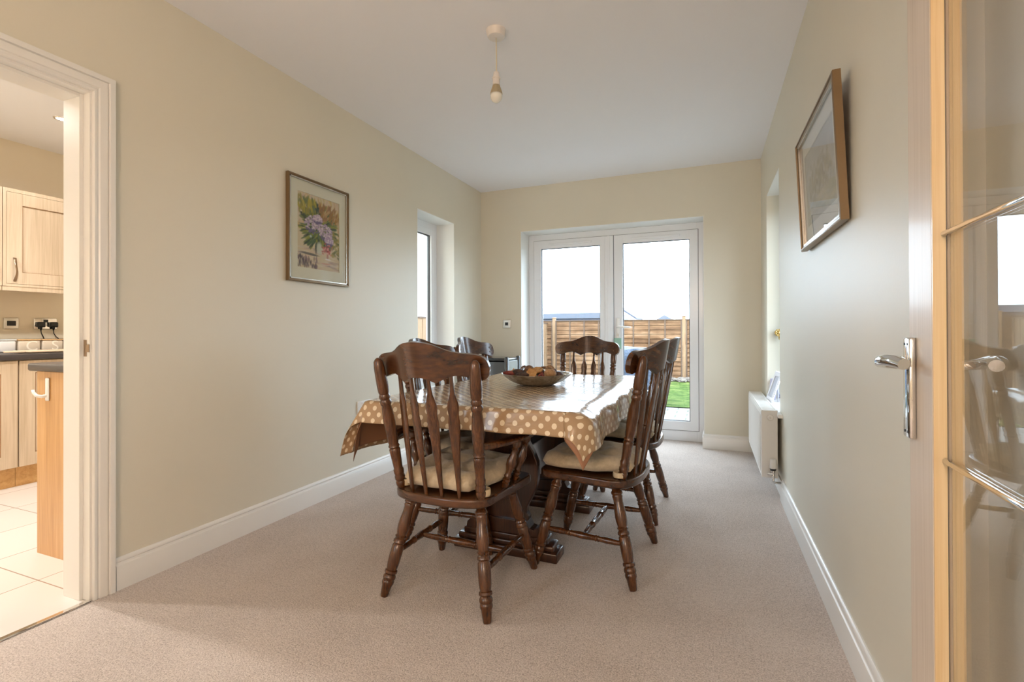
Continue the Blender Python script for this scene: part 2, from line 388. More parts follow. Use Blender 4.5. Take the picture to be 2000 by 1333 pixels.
# skirting profile (depth, height)
SK = [(0, 0), (0.018, 0), (0.018, 0.098), (0.0165, 0.101), (0.012, 0.103), (0.010, 0.107), (0.0095, 0.111), (0.0125, 0.115), (0.0125, 0.119), (0.009, 0.126), (0.004, 0.130), (0, 0.130)]
def skirt(name, pts, out):
    """pts: 2D polyline on the wall face; out: list of offset directions (mitred) per point"""
    b = MB(); b.sweep([(Vector((p[0], p[1], 0)), Vector((o[0], o[1], 0)), Vector((0, 0, 1))) for p, o in zip(pts, out)], SK)
    return struct(b.build(name, 'white_gloss', smooth=35))
skirt('baseboard_left', [(XL, 1.240), (XL, YF)], [(1, 0), (1, -1)])
skirt('baseboard_left', [(XL, -3.6), (XL, 0.29)], [(1, 0), (1, 0)])
skirt('baseboard_far', [(XL, YF), (-1.806, YF), (-1.806, YG-0.01)], [(1, -1), (1, -1), (1, 0)])
skirt('baseboard_far', [(-0.040, YG-0.01), (-0.040, YF), (XR, YF)], [(-1, 0), (-1, -1), (-1, -1)])
skirt('baseboard_right', [(XR, 1.33), (XR, 3.43)], [(-1, 0), (-1, 0)])
b = MB(); b.box((XR-0.008, 3.44, 0), (XR, YF-0.018, 0.105), 0.002); struct(b.build('baseboard_right', 'white_gloss'))

# ---- kitchen doorway: lining, stop, architrave
def doorway():
    ya, yb, zt = 0.375, 1.155, 2.005
    b = MB(); xk = XL-0.150
    b.box((xk, yb, 0), (XL, yb+0.03, zt+0.03), 0.001); b.box((xk, ya-0.03, 0), (XL, ya, zt+0.03), 0.001); b.box((xk, ya, zt), (XL, yb, zt+0.03), 0.001)
    b.box((xk, yb-0.013, 0), (XL-0.042, yb, zt-0.0), 0.001); b.box((xk, ya, 0), (XL-0.042, ya+0.013, zt), 0.001); b.box((xk, ya+0.013, zt-0.013), (XL-0.042, yb-0.013, zt), 0.001)
    struct(b.build('trim_4', 'white_gloss'))
    prof = [(0.0, 0), (0.0, 0.010), (0.003, 0.013), (0.010, 0.013), (0.014, 0.010), (0.018, 0.0095), (0.022, 0.013), (0.034, 0.015), (0.046, 0.017), (0.048, 0.012), (0.051, 0.012), (0.053, 0.021), (0.058, 0.0225), (0.072, 0.022), (0.074, 0.018), (0.074, 0)]
    o = 0.008; b = MB()
    X = Vector((1, 0, 0)); p = []
    for (pt, u) in (((XL, yb+o, 0), (0, 1, 0)), ((XL, yb+o, zt+o), (0, 1, 1)), ((XL, ya-o, zt+o), (0, -1, 1)), ((XL, ya-o, 0), (0, -1, 0))):
        p.append((Vector(pt), Vector(u), X))
    b.sweep(p, prof); struct(b.build('trim_5', 'white_gloss', smooth=30))
    st = tag(MB().box((XL-0.036, yb-0.002, 0.962), (XL-0.018, yb, 1.028), 0.0008).build('strike_plate', 'bronze_handle'), 'small bronze strike plate with lip set in the kitchen door jamb', 'strike plate')
    MB().box((XL-0.019, yb-0.003, 0.980), (XL+0.001, yb-0.0005, 1.010), 0.0008).build('lip', 'bronze_handle', st)
doorway()

# ---- door 1: french doors
def rect_frame(b, x0, x1, z0, z1, w, y0, y1, bev=0.004, wt=None, wb=None):
    wt = wt or w; wb = wb or w
    b.box((x0, y0, z0), (x0+w, y1, z1), bev); b.box((x1-w, y0, z0), (x1, y1, z1), bev)
    b.box((x0+w-0.002, y0, z1-wt), (x1-w+0.002, y1, z1), bev); b.box((x0+w-0.002, y0, z0), (x1-w+0.002, y1, z0+wb), bev)
def french():
    root = empty('door_1', (-0.92, YG, 0)); struct(root); ox, oy = -0.92, YG
    def L(b, name, m, parent=root, **k):
        bmesh.ops.translate(b.bm, verts=b.bm.verts, vec=(-ox, -oy, 0)); return b.build(name, m, parent, **k)
    b = MB(); rect_frame(b, -1.802, -0.044, 0.0, 2.091, 0.062, YG, YG+0.075, wt=0.07, wb=0.100); L(b, 'frame', 'upvc_white')
    b = MB(); ya_, yb_ = YG-0.0005, YG+0.010
    b.box((-1.744, ya_, 0.098), (-1.738, yb_, 2.028)); b.box((-0.094, ya_, 0.098), (-0.088, yb_, 2.028)); b.box((-1.742, ya_, 2.022), (-0.090, yb_, 2.028)); b.box((-1.742, ya_, 0.098), (-0.090, yb_, 0.105)); b.box((-0.892, ya_, 0.1), (-0.884, yb_, 2.026)); L(b, 'rebate_gasket', 'gasket_dark')
    for nm, x0, x1, gx0, gx1 in (('l', -1.740, -0.890, -1.658, -1.027), ('r', -0.885, -0.092, -0.797, -0.168)):
        e = bpy.data.objects.new('door_leaf', None); COL.objects.link(e); e.parent = root
        b = MB(); y0, y1 = YG-0.012, YG+0.055
        z0, z1, gz0, gz1 = 0.103, 2.024, 0.19, 1.937
        b.box((x0, y0, z0), (gx0, y1, z1), 0.003); b.box((gx1, y0, z0), (x1, y1, z1), 0.003)
        b.box((gx0-.002, y0, gz1), (gx1+.002, y1, z1), 0.003); b.box((gx0-.002, y0, z0), (gx1+.002, y1, gz0), 0.003)
        if nm == 'l':
            b.box((-0.975, y0-0.012, z0), (-0.892, y0+0.01, z1-0.002), 0.006)   # raised meeting strip
            b.box((-0.950, y0-0.016, z0), (-0.925, y0+0.01, z1-0.002), 0.003)
        lf = L(b, 'sash', 'upvc_white', e)
        b = MB(); q = 0.006
        for a_, c_ in (((gx0, y0+.014, gz0), (gx0+q, y0+.03, gz1)), ((gx1-q, y0+.014, gz0), (gx1, y0+.03, gz1)), ((gx0, y0+.014, gz1-q), (gx1, y0+.03, gz1)), ((gx0, y0+.014, gz0), (gx1, y0+.03, gz0+q))): b.box(a_, c_)
        L(b, 'bead_gasket', 'gasket_dark', e)
        b = MB(); b.box((gx0-.004, YG+0.016, gz0-.004), (gx1+.004, YG+0.020, gz1+.004)); L(b, 'pane', 'window_glass', e)
        b = MB(); xc = (gx0+gx1)/2
        b.box((xc-0.23, y0-0.010, 1.966), (xc+0.23, y0+0.001, 1.990), 0.004); L(b, 'trickle_vent', 'upvc_white', e)
    e = bpy.data.objects.new('door_handle', None); COL.objects.link(e); e.parent = root
    b = MB(); hx = -0.845; yh = YG-0.012
    b.box((hx-0.019, yh-0.012, 0.98), (hx+0.019, yh, 1.19), 0.009, 3); L(b, 'backplate', 'white_plastic', e, smooth=True)
    b = MB(); b.tube([(hx, yh-.004, 1.10), (hx, yh-.045, 1.10), (hx+.006, yh-.052, 1.10), (hx+.03, yh-.055, 1.099), (hx+.08, yh-.055, 1.096), (hx+.118, yh-.05, 1.094), (hx+.128, yh-.045, 1.094)], [.011, .011, .012, .011, .010, .009, .006], 12); L(b, 'lever', 'white_plastic', e, smooth=True)
    return hx, yh
hx, yh = french()
k = empty('door_key', (hx, yh-0.013, 1.035), 0, 'steel key with clear green plastic fob hanging in the french door lock', 'key')
MB().box((-.011, -.014, -.03), (.011, -.011, -.008), 0.002).build('key_bow', 'brushed_steel', k); MB().cyl((0, 0.002, -.002), (0, -.014, -.002), .004, 10).build('key_shaft', 'brushed_steel', k)
MB().tube([(0.012*math.sin(a), -.0125, -.028-0.012+0.012*math.cos(a)) for a in [2*PI*i/16 for i in range(17)]], .0012, 6, cap=False).build('key_ring', 'brushed_steel', k)
MB().box((-.036, -.016, -.155), (.036, -.010, -.048), 0.003).build('fob', 'fob_green', k)

# ---- windows in the side walls
def side_window(name, xf, sgn, y0, y1, z0, z1):
    """xf: inner frame face x, sgn: direction of outside"""
    root = empty(name, (xf, (y0+y1)/2, z0)); struct(root); oo = Vector((xf, (y0+y1)/2, z0))
    def L(b, nm, m, **k): bmesh.ops.translate(b.bm, verts=b.bm.verts, vec=-oo); return b.build(nm, m, root, **k)
    def fr(b, a0, a1, c0, c1, w, xa, xb):
        b.box((xa, a0, c0), (xb, a0+w, c1), 0.003); b.box((xa, a1-w, c0), (xb, a1, c1), 0.003)
        b.box((xa, a0+w-.002, c1-w), (xb, a1-w+.002, c1), 0.003); b.box((xa, a0+w-.002, c0), (xb, a1-w+.002, c0+w), 0.003)
    b = MB(); fr(b, y0, y1, z0, z1, 0.055, xf, xf+sgn*0.07); L(b, 'frame', 'upvc_white')
    b = MB(); b.box((xf+sgn*.004, y0+.05, z0+.05), (xf+sgn*.008, y1-.05, z0+.06)); b.box((xf+sgn*.004, y0+.05, z1-.06), (xf+sgn*.008, y1-.05, z1-.05)); b.box((xf+sgn*.004, y0+.05, z0+.05), (xf+sgn*.008, y0+.06, z1-.05)); b.box((xf+sgn*.004, y1-.06, z0+.05), (xf+sgn*.008, y1-.05, z1-.05)); L(b, 'rebate_gasket', 'gasket_dark')
    b = MB(); fr(b, y0+.057, y1-.057, z0+.057, z1-.057, 0.062, xf-sgn*0.012, xf+sgn*0.05); L(b, 'sash', 'upvc_white')
    b = MB(); a0, a1, c0, c1 = y0+.118, y1-.118, z0+.118, z1-.118
    fr(b, a0, a1, c0, c1, 0.008, xf+sgn*.004, xf+sgn*.03); L(b, 'bead_gasket', 'gasket_dark')
    b = MB(); b.box((xf+sgn*.022, a0, c0), (xf+sgn*.026, a1, c1)); L(b, 'pane', 'window_glass')
side_window('window_1', -2.452, -1, 3.490, 4.119, 0.556, 2.091)
side_window('window_2', 0.600, 1, 3.566, 4.284, 0.536, 2.111)
b = MB(); b.box((XL-0.2, 3.40, 0.530), (XL+0.022, 4.20, 0.554), 0.006, 3); struct(b.build('trim_6', 'white_gloss'))
b = MB(); b.box((XR-0.028, 3.44, 0.506), (XR+0.19, 4.36, 0.530), 0.006, 3); struct(b.build('trim_7', 'white_gloss'))
rw = empty('window_fill', (XL-.10, -1.8, .8)); struct(rw)  # unseen window added behind the camera to let in fill daylight
b = MB()
for y in (-.87, 0, .87): b.box((-.03, y-.03, 0), (.03, y+.03, 1.3), .003)
b.box((-.03, -.9, 0), (.03, .9, .06)); b.box((-.03, -.9, 1.24), (.03, .9, 1.3)); b.build('frame', 'upvc_white', rw)

# ================================================================== CHAIRS
LEG = [(0, .016), (.04, .017), (.075, .0185), (.085, .0225), (.105, .0235), (.12, .0195), (.135, .0215), (.15, .0195), (.19, .0185), (.27, .022), (.33, .0235), (.38, .0215), (.42, .0185),
       (.435, .0225), (.455, .0185), (.47, .0225), (.49, .0235), (.505, .0190), (.52, .0225), (.60, .0235), (.69, .0225), (.745, .0195), (.755, .0235), (.775, .0240), (.79, .0195), (.805, .0230), (.825, .0240), (.845, .0210), (.855, .0225), (.875, .0225), (.895, .0190), (.985, .0150), (1.0, .0130)]
POST = [(0, .0155), (.03, .0195), (.05, .0200), (.06, .0175), (.075, .0205), (.095, .0205), (.105, .0180), (.12, .0200), (.145, .0205), (.155, .0175), (.19, .0185), (.29, .0215), (.305, .0215), (.315, .0185), (.33, .0225), (.345, .0185), (.36, .0205),
        (.45, .0225), (.53, .0235), (.60, .0210), (.645, .0185), (.655, .0220), (.675, .0225), (.69, .0180), (.70, .0215), (.715, .0220), (.73, .0185), (.745, .0215), (.80, .0225), (.93, .0205), (.975, .0170), (.993, .0100), (1.0, .003)]
STR = [(0, .008), (.12, .012), (.22, .0135), (.30, .0115), (.315, .0145), (.33, .0115), (.345, .0145), (.36, .012), (.5, .0155), (.64, .012), (.655, .0145), (.67, .0115), (.685, .0145), (.70, .0115), (.78, .0135), (.88, .012), (1, .008)]
ARMSP = [(0, .011), (.05, .014), (.10, .016), (.12, .0125), (.15, .0165), (.18, .0165), (.20, .012), (.24, .0155), (.28, .012), (.34, .013), (.46, .0205), (.56, .0205), (.68, .014), (.74, .0115), (.78, .0155), (.82, .012), (.86, .016), (.92, .017), (1, .012)]
CREST = [(0, 0, -.130), (.02, -.001, -.131), (.045, -.005, -.140), (.065, -.011, -.150), (.085, -.020, -.138), (.105, -.030, -.128), (.125, -.037, -.123), (.15, -.042, -.125), (.175, -.044, -.132), (.20, -.047, -.140), (.215, -.051, -.142), (.23, -.060, -.136), (.240, -.072, -.124), (.246, -.090, -.104)]
def gx(x): return .112*(1-math.exp(-(x/.158)**2))
def gd(x): return .112*2*x/.158**2*math.exp(-(x/.158)**2)
def make_chair(arms):
    root = empty('carver_chair' if arms else 'dining_chair')
    root['category'] = 'chair'
    rec = -.21 if arms else -.185
    yb = -.174 if arms else -.165; pw = .180
    ztop = .955; zs = .43
    ytop = yb+rec*(ztop-zs)
    pt_ = .213 if arms else .200
    ycrest = ytop+.024-gx(.2)     # crest centre set behind the posts
    rw_, fw = (.215, .245) if arms else (.232, .200); yr, yfr = (-.235, .215) if arms else (-.235, .215)
    # seat outline
    pts = []
    def arc(cx, cy, rx, ry, a0, a1, n=8):
        for i in range(n+1):
            a = R(a0+(a1-a0)*i/n); pts.append((cx+rx*math.cos(a), cy+ry*math.sin(a)))
    arc(fw-.05, yfr-.05, .05, .05, 0, 90, 5); arc(-fw+.05, yfr-.05, .05, .05, 90, 180, 5)
    # rear: broad rounded D
    for i in range(0, 17):
        a = R(180+180*i/16); pts.append((-0+rw_*(abs(math.cos(a))**.75)*math.copysign(1, math.cos(a)), yr+.115-.115*(abs(math.sin(a))**.75)))
    b = MB(); b.prism(pts, lambda u, v, s: Vector((u, v, .394 if s == 0 else .430)))
    seat = b.build('seat', 'dark_oak_flat', root, bevel=.010, segs=4)
    lt = [(-.155, -.13), (.155, -.13), (-.16, .13), (.16, .13)]
    hb = (.23, .24) if arms else (.25, .207)
    lb = [(-hb[0], -.226), (hb[0], -.226), (-hb[1], .226), (hb[1], .226)]
    def P(i, z): t = (.396-z)/.396; a, c = lt[i], lb[i]; return Vector((a[0]+(c[0]-a[0])*t, a[1]+(c[1]-a[1])*t, z))
    for i in range(4): MB().lathe(P(i, .400), P(i, 0), [(t_, r_*1.07) for t_, r_ in LEG], 20).build('leg', 'dark_oak', root, smooth=40)
    zst = .165
    for a, c in ((0, 2), (1, 3)): MB().lathe(P(a, zst), P(c, zst), STR, 16).build('side_stretcher', 'dark_oak', root, smooth=40)
    m0 = (P(0, zst)+P(2, zst))/2; m1 = (P(1, zst)+P(3, zst))/2
    MB().lathe(m0, m1, STR, 16).build('cross_stretcher', 'dark_oak', root, smooth=40)
    for s in (-1, 1): MB().lathe((s*pw, yb, .426), (s*pt_, ytop, ztop), POST, 20).build('back_post', 'dark_oak', root, smooth=40)
    # splats
    W = [(0, .010), (.30, .022), (.58, .036), (.62, .0365), (.67, .031), (.735, .036), (.76, .034), (.84, .0165), (.92, .012), (1, .011)]
    for i in range(4):
        xt = (i-1.5)*.075; xb_ = (i-1.5)*.070
        p0 = Vector((xb_, -.212+.9*xb_**2 if not arms else -.215+.9*xb_**2, .424)); zt = .905
        p1 = Vector((xt, ycrest+.002+gx(xt)+rec*(zt-1.02), zt))
        ang = math.atan(gd(xt))*.8; tx = Vector((math.cos(ang), math.sin(ang), 0)); nz = Vector((-math.sin(ang), math.cos(ang), 0))
        b = MB(); rows = []
        for t, w in W:
            c = p0.lerp(p1, t); th = .006
            rows.append([b.bm.verts.new(c+tx*(w*.60)*sx+nz*th*sy) for sx, sy in ((-1, .3), (-.7, 1), (.7, 1), (1, .3), (1, -.3), (.7, -1), (-.7, -1), (-1, -.3))])
        for r0, r1 in zip(rows, rows[1:]):
            for q in range(8): b.bm.faces.new((r0[q], r0[(q+1) % 8], r1[(q+1) % 8], r1[q]))
        b.bm.faces.new(rows[0][::-1]); b.bm.faces.new(rows[-1])
        b.build('splat', 'dark_oak', root, smooth=35)
    # crest rail
    xs = [(-x, t_, b_) for x, t_, b_ in reversed(CREST)]+list(CREST[1:])
    def cp(x, dz):
        y = ycrest+gx(x)+rec*dz*1.0; return Vector((x, y, 1.02+dz))
    tops = []; bots = []
    for x, t_, b_ in xs:
        nr = Vector((-gd(x), 1, .15)); tops.append((cp(x, t_), nr)); bots.append((cp(x, b_), nr))
    cr = MB().strip(tops, bots, .022).build('crest_rail', 'dark_oak_flat', root, bevel=.005, segs=3)
    # carved scrolls on the front face
    for s in (-1, 1):
        b = MB()
        for rad in (.014, .009, .004):
            pts_ = []
            for i in range(15):
                a = 2*PI*i/14; x = s*.115+rad*math.cos(a); dz = -.075+rad*math.sin(a)
                n_ = Vector((-gd(x), 1, .15)).normalized(); pts_.append(cp(x, dz)+n_*.0108)
            b.tube(pts_, .0012, 6, cap=False)
        for j in range(3):
            pts_ = []
            for i in range(5):
                x = s*(.101-.012*i-.003*j); dz = -.075+.006*i+.012*(j-1)
                n_ = Vector((-gd(x), 1, .15)).normalized(); pts_.append(cp(x, dz)+n_*.0108)
            b.tube(pts_, .0012, 6)
        b.build('carving', 'dark_oak', cr)
        for dz in (-.082, -.112):
            x = s*.205; n_ = Vector((-gd(x), 1, .15)).normalized(); p = cp(x, dz)+n_*.0095; MB().lathe(p, p+n_*.004, [(0, .0065), (.5, .006), (1, .003)], 12).build('peg', 'dark_oak', cr, smooth=True)
    if arms:
        za = .628
        for s in (-1, 1):
            path = [(s*.195, yb+rec*(za-zs)-.005), (s*.222, -.15), (s*.248, -.08), (s*.262, 0), (s*.264, .07), (s*.256, .14), (s*.245, .19)]
            wd = [.032, .040, .050, .058, .062, .060, .040]
            b = MB(); rows = []
            for i, (x, y) in enumerate(path):
                d = Vector((path[min(i+1, 6)][0]-path[max(i-1, 0)][0], path[min(i+1, 6)][1]-path[max(i-1, 0)][1], 0)).normalized(); nx = Vector((d.y, -d.x, 0)); c = Vector((x, y, za)); w = wd[i]/2; t = .013
                rows.append([b.bm.verts.new(c+nx*w*a_+Vector((0, 0, t*c_))) for a_, c_ in ((-1, -.4), (-1, .4), (-.75, 1), (.75, 1), (1, .4), (1, -.4), (.75, -1), (-.75, -1))])
            for r0, r1 in zip(rows, rows[1:]):
                for q in range(8): b.bm.faces.new((r0[q], r0[(q+1) % 8], r1[(q+1) % 8], r1[q]))
            b.bm.faces.new(rows[0][::-1]); b.bm.faces.new(rows[-1]); b.build('arm', 'dark_oak', root, smooth=True, subsurf=2)
            for yy in (.0, .105):
                MB().lathe((s*.205, yy-.02, .426), (s*.258, yy+.005, za-.006), ARMSP, 16).build('arm_spindle', 'dark_oak', root, smooth=40)
    return root
def make_cushion():
    N = 28; b = MB(); w, d, t = .205, .210, .040
    vs = {}
    tufts = [(-.5, -.5), (.5, -.5), (-.5, .5), (.5, .5), (0, 0)]
    for sgn in (1, -1):
        for i in range(N+1):
            for j in range(N+1):
                u = -1+2*i/N; v_ = -1+2*j/N
                e = (abs(u)**4+abs(v_)**4)
                edge = max(0, 1-max(abs(u), abs(v_))**6)
                h = t*edge**.5
                for a, c in tufts: h -= .024*math.exp(-((u-a)**2+(v_-c)**2)/.035)*edge
                h += .0055*math.sin(9*u+3*v_)*math.sin(7*v_-2*u+1)*edge
                if sgn < 0: h = -t*.9*edge**.5
                rx = (1-.06*abs(v_)**4)*(1-.24*max(0, min(1, (-v_-.15)/.6))); x = u*w*rx+.004*math.sin(9*v_); y = v_*d*(1-.06*abs(u)**4)+.004*math.sin(8*u)
                if (i in (0, N) or j in (0, N)) and (i, j) in vs: vs[(i, j, sgn)] = vs[(i, j)]; continue
                vv = b.bm.verts.new((x, y, h+t)); vs[(i, j, sgn)] = vv
                if i in (0, N) or j in (0, N): vs[(i, j)] = vv
        for i in range(N):
            for j in range(N):
                q = (vs[(i, j, sgn)], vs[(i+1, j, sgn)], vs[(i+1, j+1, sgn)], vs[(i, j+1, sgn)])
                b.bm.faces.new(q if sgn > 0 else q[::-1])
    root = empty('seat_cushion'); root['category'] = 'cushion'
    b.build('pad', 'cushion_fabric', root, smooth=True)
    for s in (-1, 1):   # ties wrapped round the rear posts
        MB().tube([(s*.178+.026*math.cos(a), -.155+.026*math.sin(a), .014) for a in [R(20*i) for i in range(19)]], [.003]*19, 8, cap=False, flat=4.0).build('tie', 'cream_tie', root, smooth=True)
    return root
GC = 'spindle back dining chairs with cream cushions round the table'
chairA = make_chair(True); chairA.location = (-.972, 1.834, 0); chairA.rotation_euler = (0, 0, R(-1.5))
tag(chairA, 'dark oak carver chair with arms at the near end, its back to the viewer', 'chair', GC)
chair = make_chair(False)
cush = make_cushion()
SEATS = [((-.497, 2.285), 86, 'dark oak side chair on the right of the table, nearer the viewer', 'cream tufted cushion on the nearer right-hand side chair'),
         ((-.490, 3.00), 88, 'dark oak side chair on the right of the table, nearer the french doors', 'cream cushion on the farther right-hand chair, mostly hidden under the cloth'),
         ((-1.190, 2.305), -90, 'dark oak side chair on the left behind the carver chair', 'cream cushion on the left side chair, seen through the carver chair back'),
         ((-1.290, 3.03), -93, 'dark oak side chair on the left nearest the side window and black cabinet', 'cream cushion on the farther left-hand side chair'),
         ((-.858, 3.420), 180, 'dark oak chair at the far end with carved crest facing the viewer', None)]
first = True; firstc = True
for (x, y), rz, lab, cl in SEATS:
    o = chair if first else copy_tree(chair); first = False
    o.location = (x, y, 0); o.rotation_euler = (0, 0, R(rz)); tag(o, lab, 'chair', GC)
    if cl:
        c = cush if firstc else copy_tree(cush); firstc = False
        c.location = (x, y, .431); c.rotation_euler = (0, 0, R(rz)); tag(c, cl, 'cushion', 'tied seat cushions')
c = copy_tree(cush); c.location = (-.970, 1.834, .431); c.rotation_euler = (0, 0, R(-1.5)); c.scale = (1.0, 1.0, 1.15); tag(c, 'cream tufted cushion tied to the carver chair at the near end', 'cushion', 'tied seat cushions')

# ================================================================== TABLE
TX, TY, TA, TB, TZ = -.906, 2.50, .462, .780, .757
def table():
    r = empty('dining_table', (TX, TY, 0), 0, 'dark oak trestle dining table with shaped end boards under a dotted cloth', 'table')
    MB().box((-TA+.004, -TB+.004, TZ-.034), (.421, TB-.004, TZ-.004), .004).build('tabletop', 'table_oak', r)
    b = MB(); b.box((-.34, -.62, TZ-.10), (-.315, .62, TZ-.034)); b.box((.315, -.62, TZ-.10), (.34, .62, TZ-.034)); b.box((-.34, -.645, TZ-.10), (.34, -.62, TZ-.034)); b.box((-.34, .62, TZ-.10), (.34, .645, TZ-.034)); b.build('apron', 'table_oak', r)
    half = [(.075, .13), (.09, .155), (.115, .165), (.118, .185), (.105, .20), (.108, .23), (.135, .28), (.155, .33), (.164, .385), (.160, .44), (.140, .49), (.115, .53), (.110, .57), (.13, .60), (.20, .625), (.215, .657)]
    for sy in (-1, 1):
        yc = sy*.325
        poly = [(x, z) for x, z in half]+[(-x, z) for x, z in reversed(half)]
        MB().prism(poly, lambda u, v, s: Vector((u, yc+(-.021 if s == 0 else .021), v))).build('trestle_board', 'table_oak', r, bevel=.006, segs=3)
        e = MB(); 
        e.box((-.265, yc-.058, 0), (.265, yc+.058, .045), .006); e.box((-.245, yc-.048, .043), (.245, yc+.048, .072), .010, 3); e.box((-.215, yc-.042, .070), (.215, yc+.042, .100), .006)
        h2 = [(.205, .098), (.20, .125), (.185, .14), (.16, .142), (.145, .13), (.125, .135), (.110, .165), (0, .165)]
        e.prism([(x, z) for x, z in h2]+[(-x, z) for x, z in reversed(h2[:-1])], lambda u, v, s: Vector((u, yc+(-.036 if s == 0 else .036), v)))
        e.build('trestle_foot', 'table_oak', r, bevel=.003)
        MB().box((-.30, yc-.035, .655), (.30, yc+.035, TZ-.034), .008).build('trestle_head', 'table_oak', r)
    MB().box((-.022, -.40, .27), (.045, .40, .462), .005).build('stretcher_beam', 'table_oak', r)
    for sy in (-1, 1): MB().box((-.012, sy*.372-.012, .30), (.035, sy*.372+.012, .43), .004).build('wedge', 'dark_oak', r)
table()
def cloth(name, mname, ol, orr, of, ob, fxs, fcs, z0, label, cat, inner=0, point=0):
    TAR = .425
    ss = list(np.linspace(-TA-ol, -TA, 22)[:-1])+list(np.linspace(-TA, TAR, 60)[:-1])+list(np.linspace(TAR, TAR+orr, 40))
    tt = list(np.linspace(-TB-of, -TB, 14)[:-1])+list(np.linspace(-TB, TB, 90)[:-1])+list(np.linspace(TB, TB+ob, 16))
    b = MB(); uv = b.bm.loops.layers.uv.new('UVMap'); g = []
    def pos(s, t):
        dx = max(-TA-s, s-TAR, 0); dy = max(abs(t)-TB, 0); sx = math.copysign(1, s); sy = math.copysign(1, t)
        cx = min(max(s, -TA), TAR); cy = min(max(t, -TB), TB)
        z = .0008*math.sin(9*s+4*t)+.0010*math.sin(5*t-7*s+1)+.0008*math.sin(23*t+3*s)
        rho = math.hypot(dx, dy)
        if rho < 1e-9: return Vector((cx, cy, z+z0))
        phi = math.atan2(dy, dx)
        rho *= 1+point*math.sin(2*phi)
        # flare by side
        left = sx < 0
        near = sy < 0
        fx = fxs[0] if left else fxs[1]
        fy = fxs[2]
        wav = .010*math.sin(t*17+1)*(1-math.exp(-rho/.08)) if dy == 0 else 0
        if left and near: wav += .03*math.exp(-((t+TB)/.25)**2)*rho/.2
        wav2 = .004*math.sin(s*11+.5)*(rho/.1) if dx == 0 else 0
        fl = fx*math.cos(phi)**2+fy*math.sin(phi)**2
        if dx > 0 and dy > 0: fl += (fcs[0] if left else fcs[1])*math.sin(2*phi)**1.5
        r = .016
        # arc over the edge then hanging
        if rho < r*PI/2: a = rho/r; out = r*math.sin(a); dn = r*(1-math.cos(a))
        else:
            l_ = rho-r*PI/2; hh = min(.95, fl); out = r+l_*hh; dn = r+l_*math.sqrt(1-hh*hh)
        if not left:        # soft rounded fall beyond the right-hand crease
            q = .085; a1 = R(17)
            if rho < q: o2, d2 = rho*math.cos(a1*rho/q), rho*math.sin(a1*rho/q)
            else: l2 = rho-q; o2 = q*math.cos(a1)+.012*(1-math.exp(-l2/.012))+l2*.06; d2 = q*math.sin(a1)+l2*.985
            w2 = math.cos(phi)**2; out = out*(1-w2)+o2*w2; dn = dn*(1-w2)+d2*w2
            dn += .0035*math.sin(t*55+s*30)*min(1, rho/.05)*max(0, 1-rho/.2)*math.exp(-((t+TB)/.22)**2)
        out += wav+wav2
        x = cx+sx*out*math.cos(phi); y = cy+sy*out*math.sin(phi)
        if inner: out = max(out-inner*min(1, rho/.03), 0)
        if dx > 0 and dy > 0 and not left and near:   # right corner tucks into a point
            x -= .02*math.sin(2*phi)
        return Vector((x, y, z+z0-dn))
    for s in ss: g.append([(b.bm.verts.new(pos(s, t)), (s, t)) for t in tt])
    for i in range(len(ss)-1):
        for j in range(len(tt)-1):
            q = [g[i][j], g[i+1][j], g[i+1][j+1], g[i][j+1]]
            f = b.bm.faces.new([v[0] for v in q])
            for lp, v in zip(f.loops, q): lp[uv].uv = v[1]
    o = b.build(name, mname, smooth=True, loc=(TX, TY, TZ))
    md = o.modifiers.new('thick', 'SOLIDIFY'); md.thickness = .0012; md.offset = -1
    tag(o, label, cat)
cloth('tablecloth', 'dotted_vinyl', .245, .195, .098, .16, (.14, .10, .12), (.28, .30), .0035, 'beige vinyl tablecloth with white polka dots draped over the dining table', 'tablecloth')
cloth('table_protector', 'protector_brown', .215, .190, .084, .12, (.02, .02, .04), (.05, .02), .0008, 'plain brown table protector whose corners hang below the dotted cloth', 'table protector', .006, .27)
# bowl
BX, BY = -.885, 2.55; BZ = TZ+.0055
prof = [(.0, .085), (.02, .095), (.10, .110), (.35, .145), (.7, .175), (.96, .194), (1.0, .198), (.99, .192), (.70, .168), (.38, .138), (.16, .105), (.12, .07), (.11, .001)]
b = MB(); n = 64; rings = []
for t, r_ in prof: rings.append([b.bm.verts.new((r_*(1+.012*math.sin(12*2*PI*k/n)*(t > .3))*math.cos(2*PI*k/n), r_*(1+.012*math.sin(12*2*PI*k/n)*(t > .3))*math.sin(2*PI*k/n), t*.062+.001)) for k in range(n)])
for r0, r1 in zip(rings, rings[1:]):
    for k in range(n): b.bm.faces.new((r0[k], r0[(k+1) % n], r1[(k+1) % n], r1[k]))
b.bm.faces.new(rings[0][::-1]); b.bm.faces.new(rings[-1])
tag(b.build('bowl', 'hammered_silver', smooth=True, loc=(BX, BY, BZ)), 'shallow hammered silver bowl of potpourri on the dotted cloth', 'bowl')
GP = 'dried potpourri in the silver bowl'
def pot(name, builder, mname, x, y, z, label, cat='dried pod', smooth=True, rz=0):
    b = MB(); builder(b); o = b.build(name, mname, smooth=smooth, loc=(BX+x, BY+y, BZ+z)); o.rotation_euler = (0, 0, rz); tag(o, label, cat, GP); return o
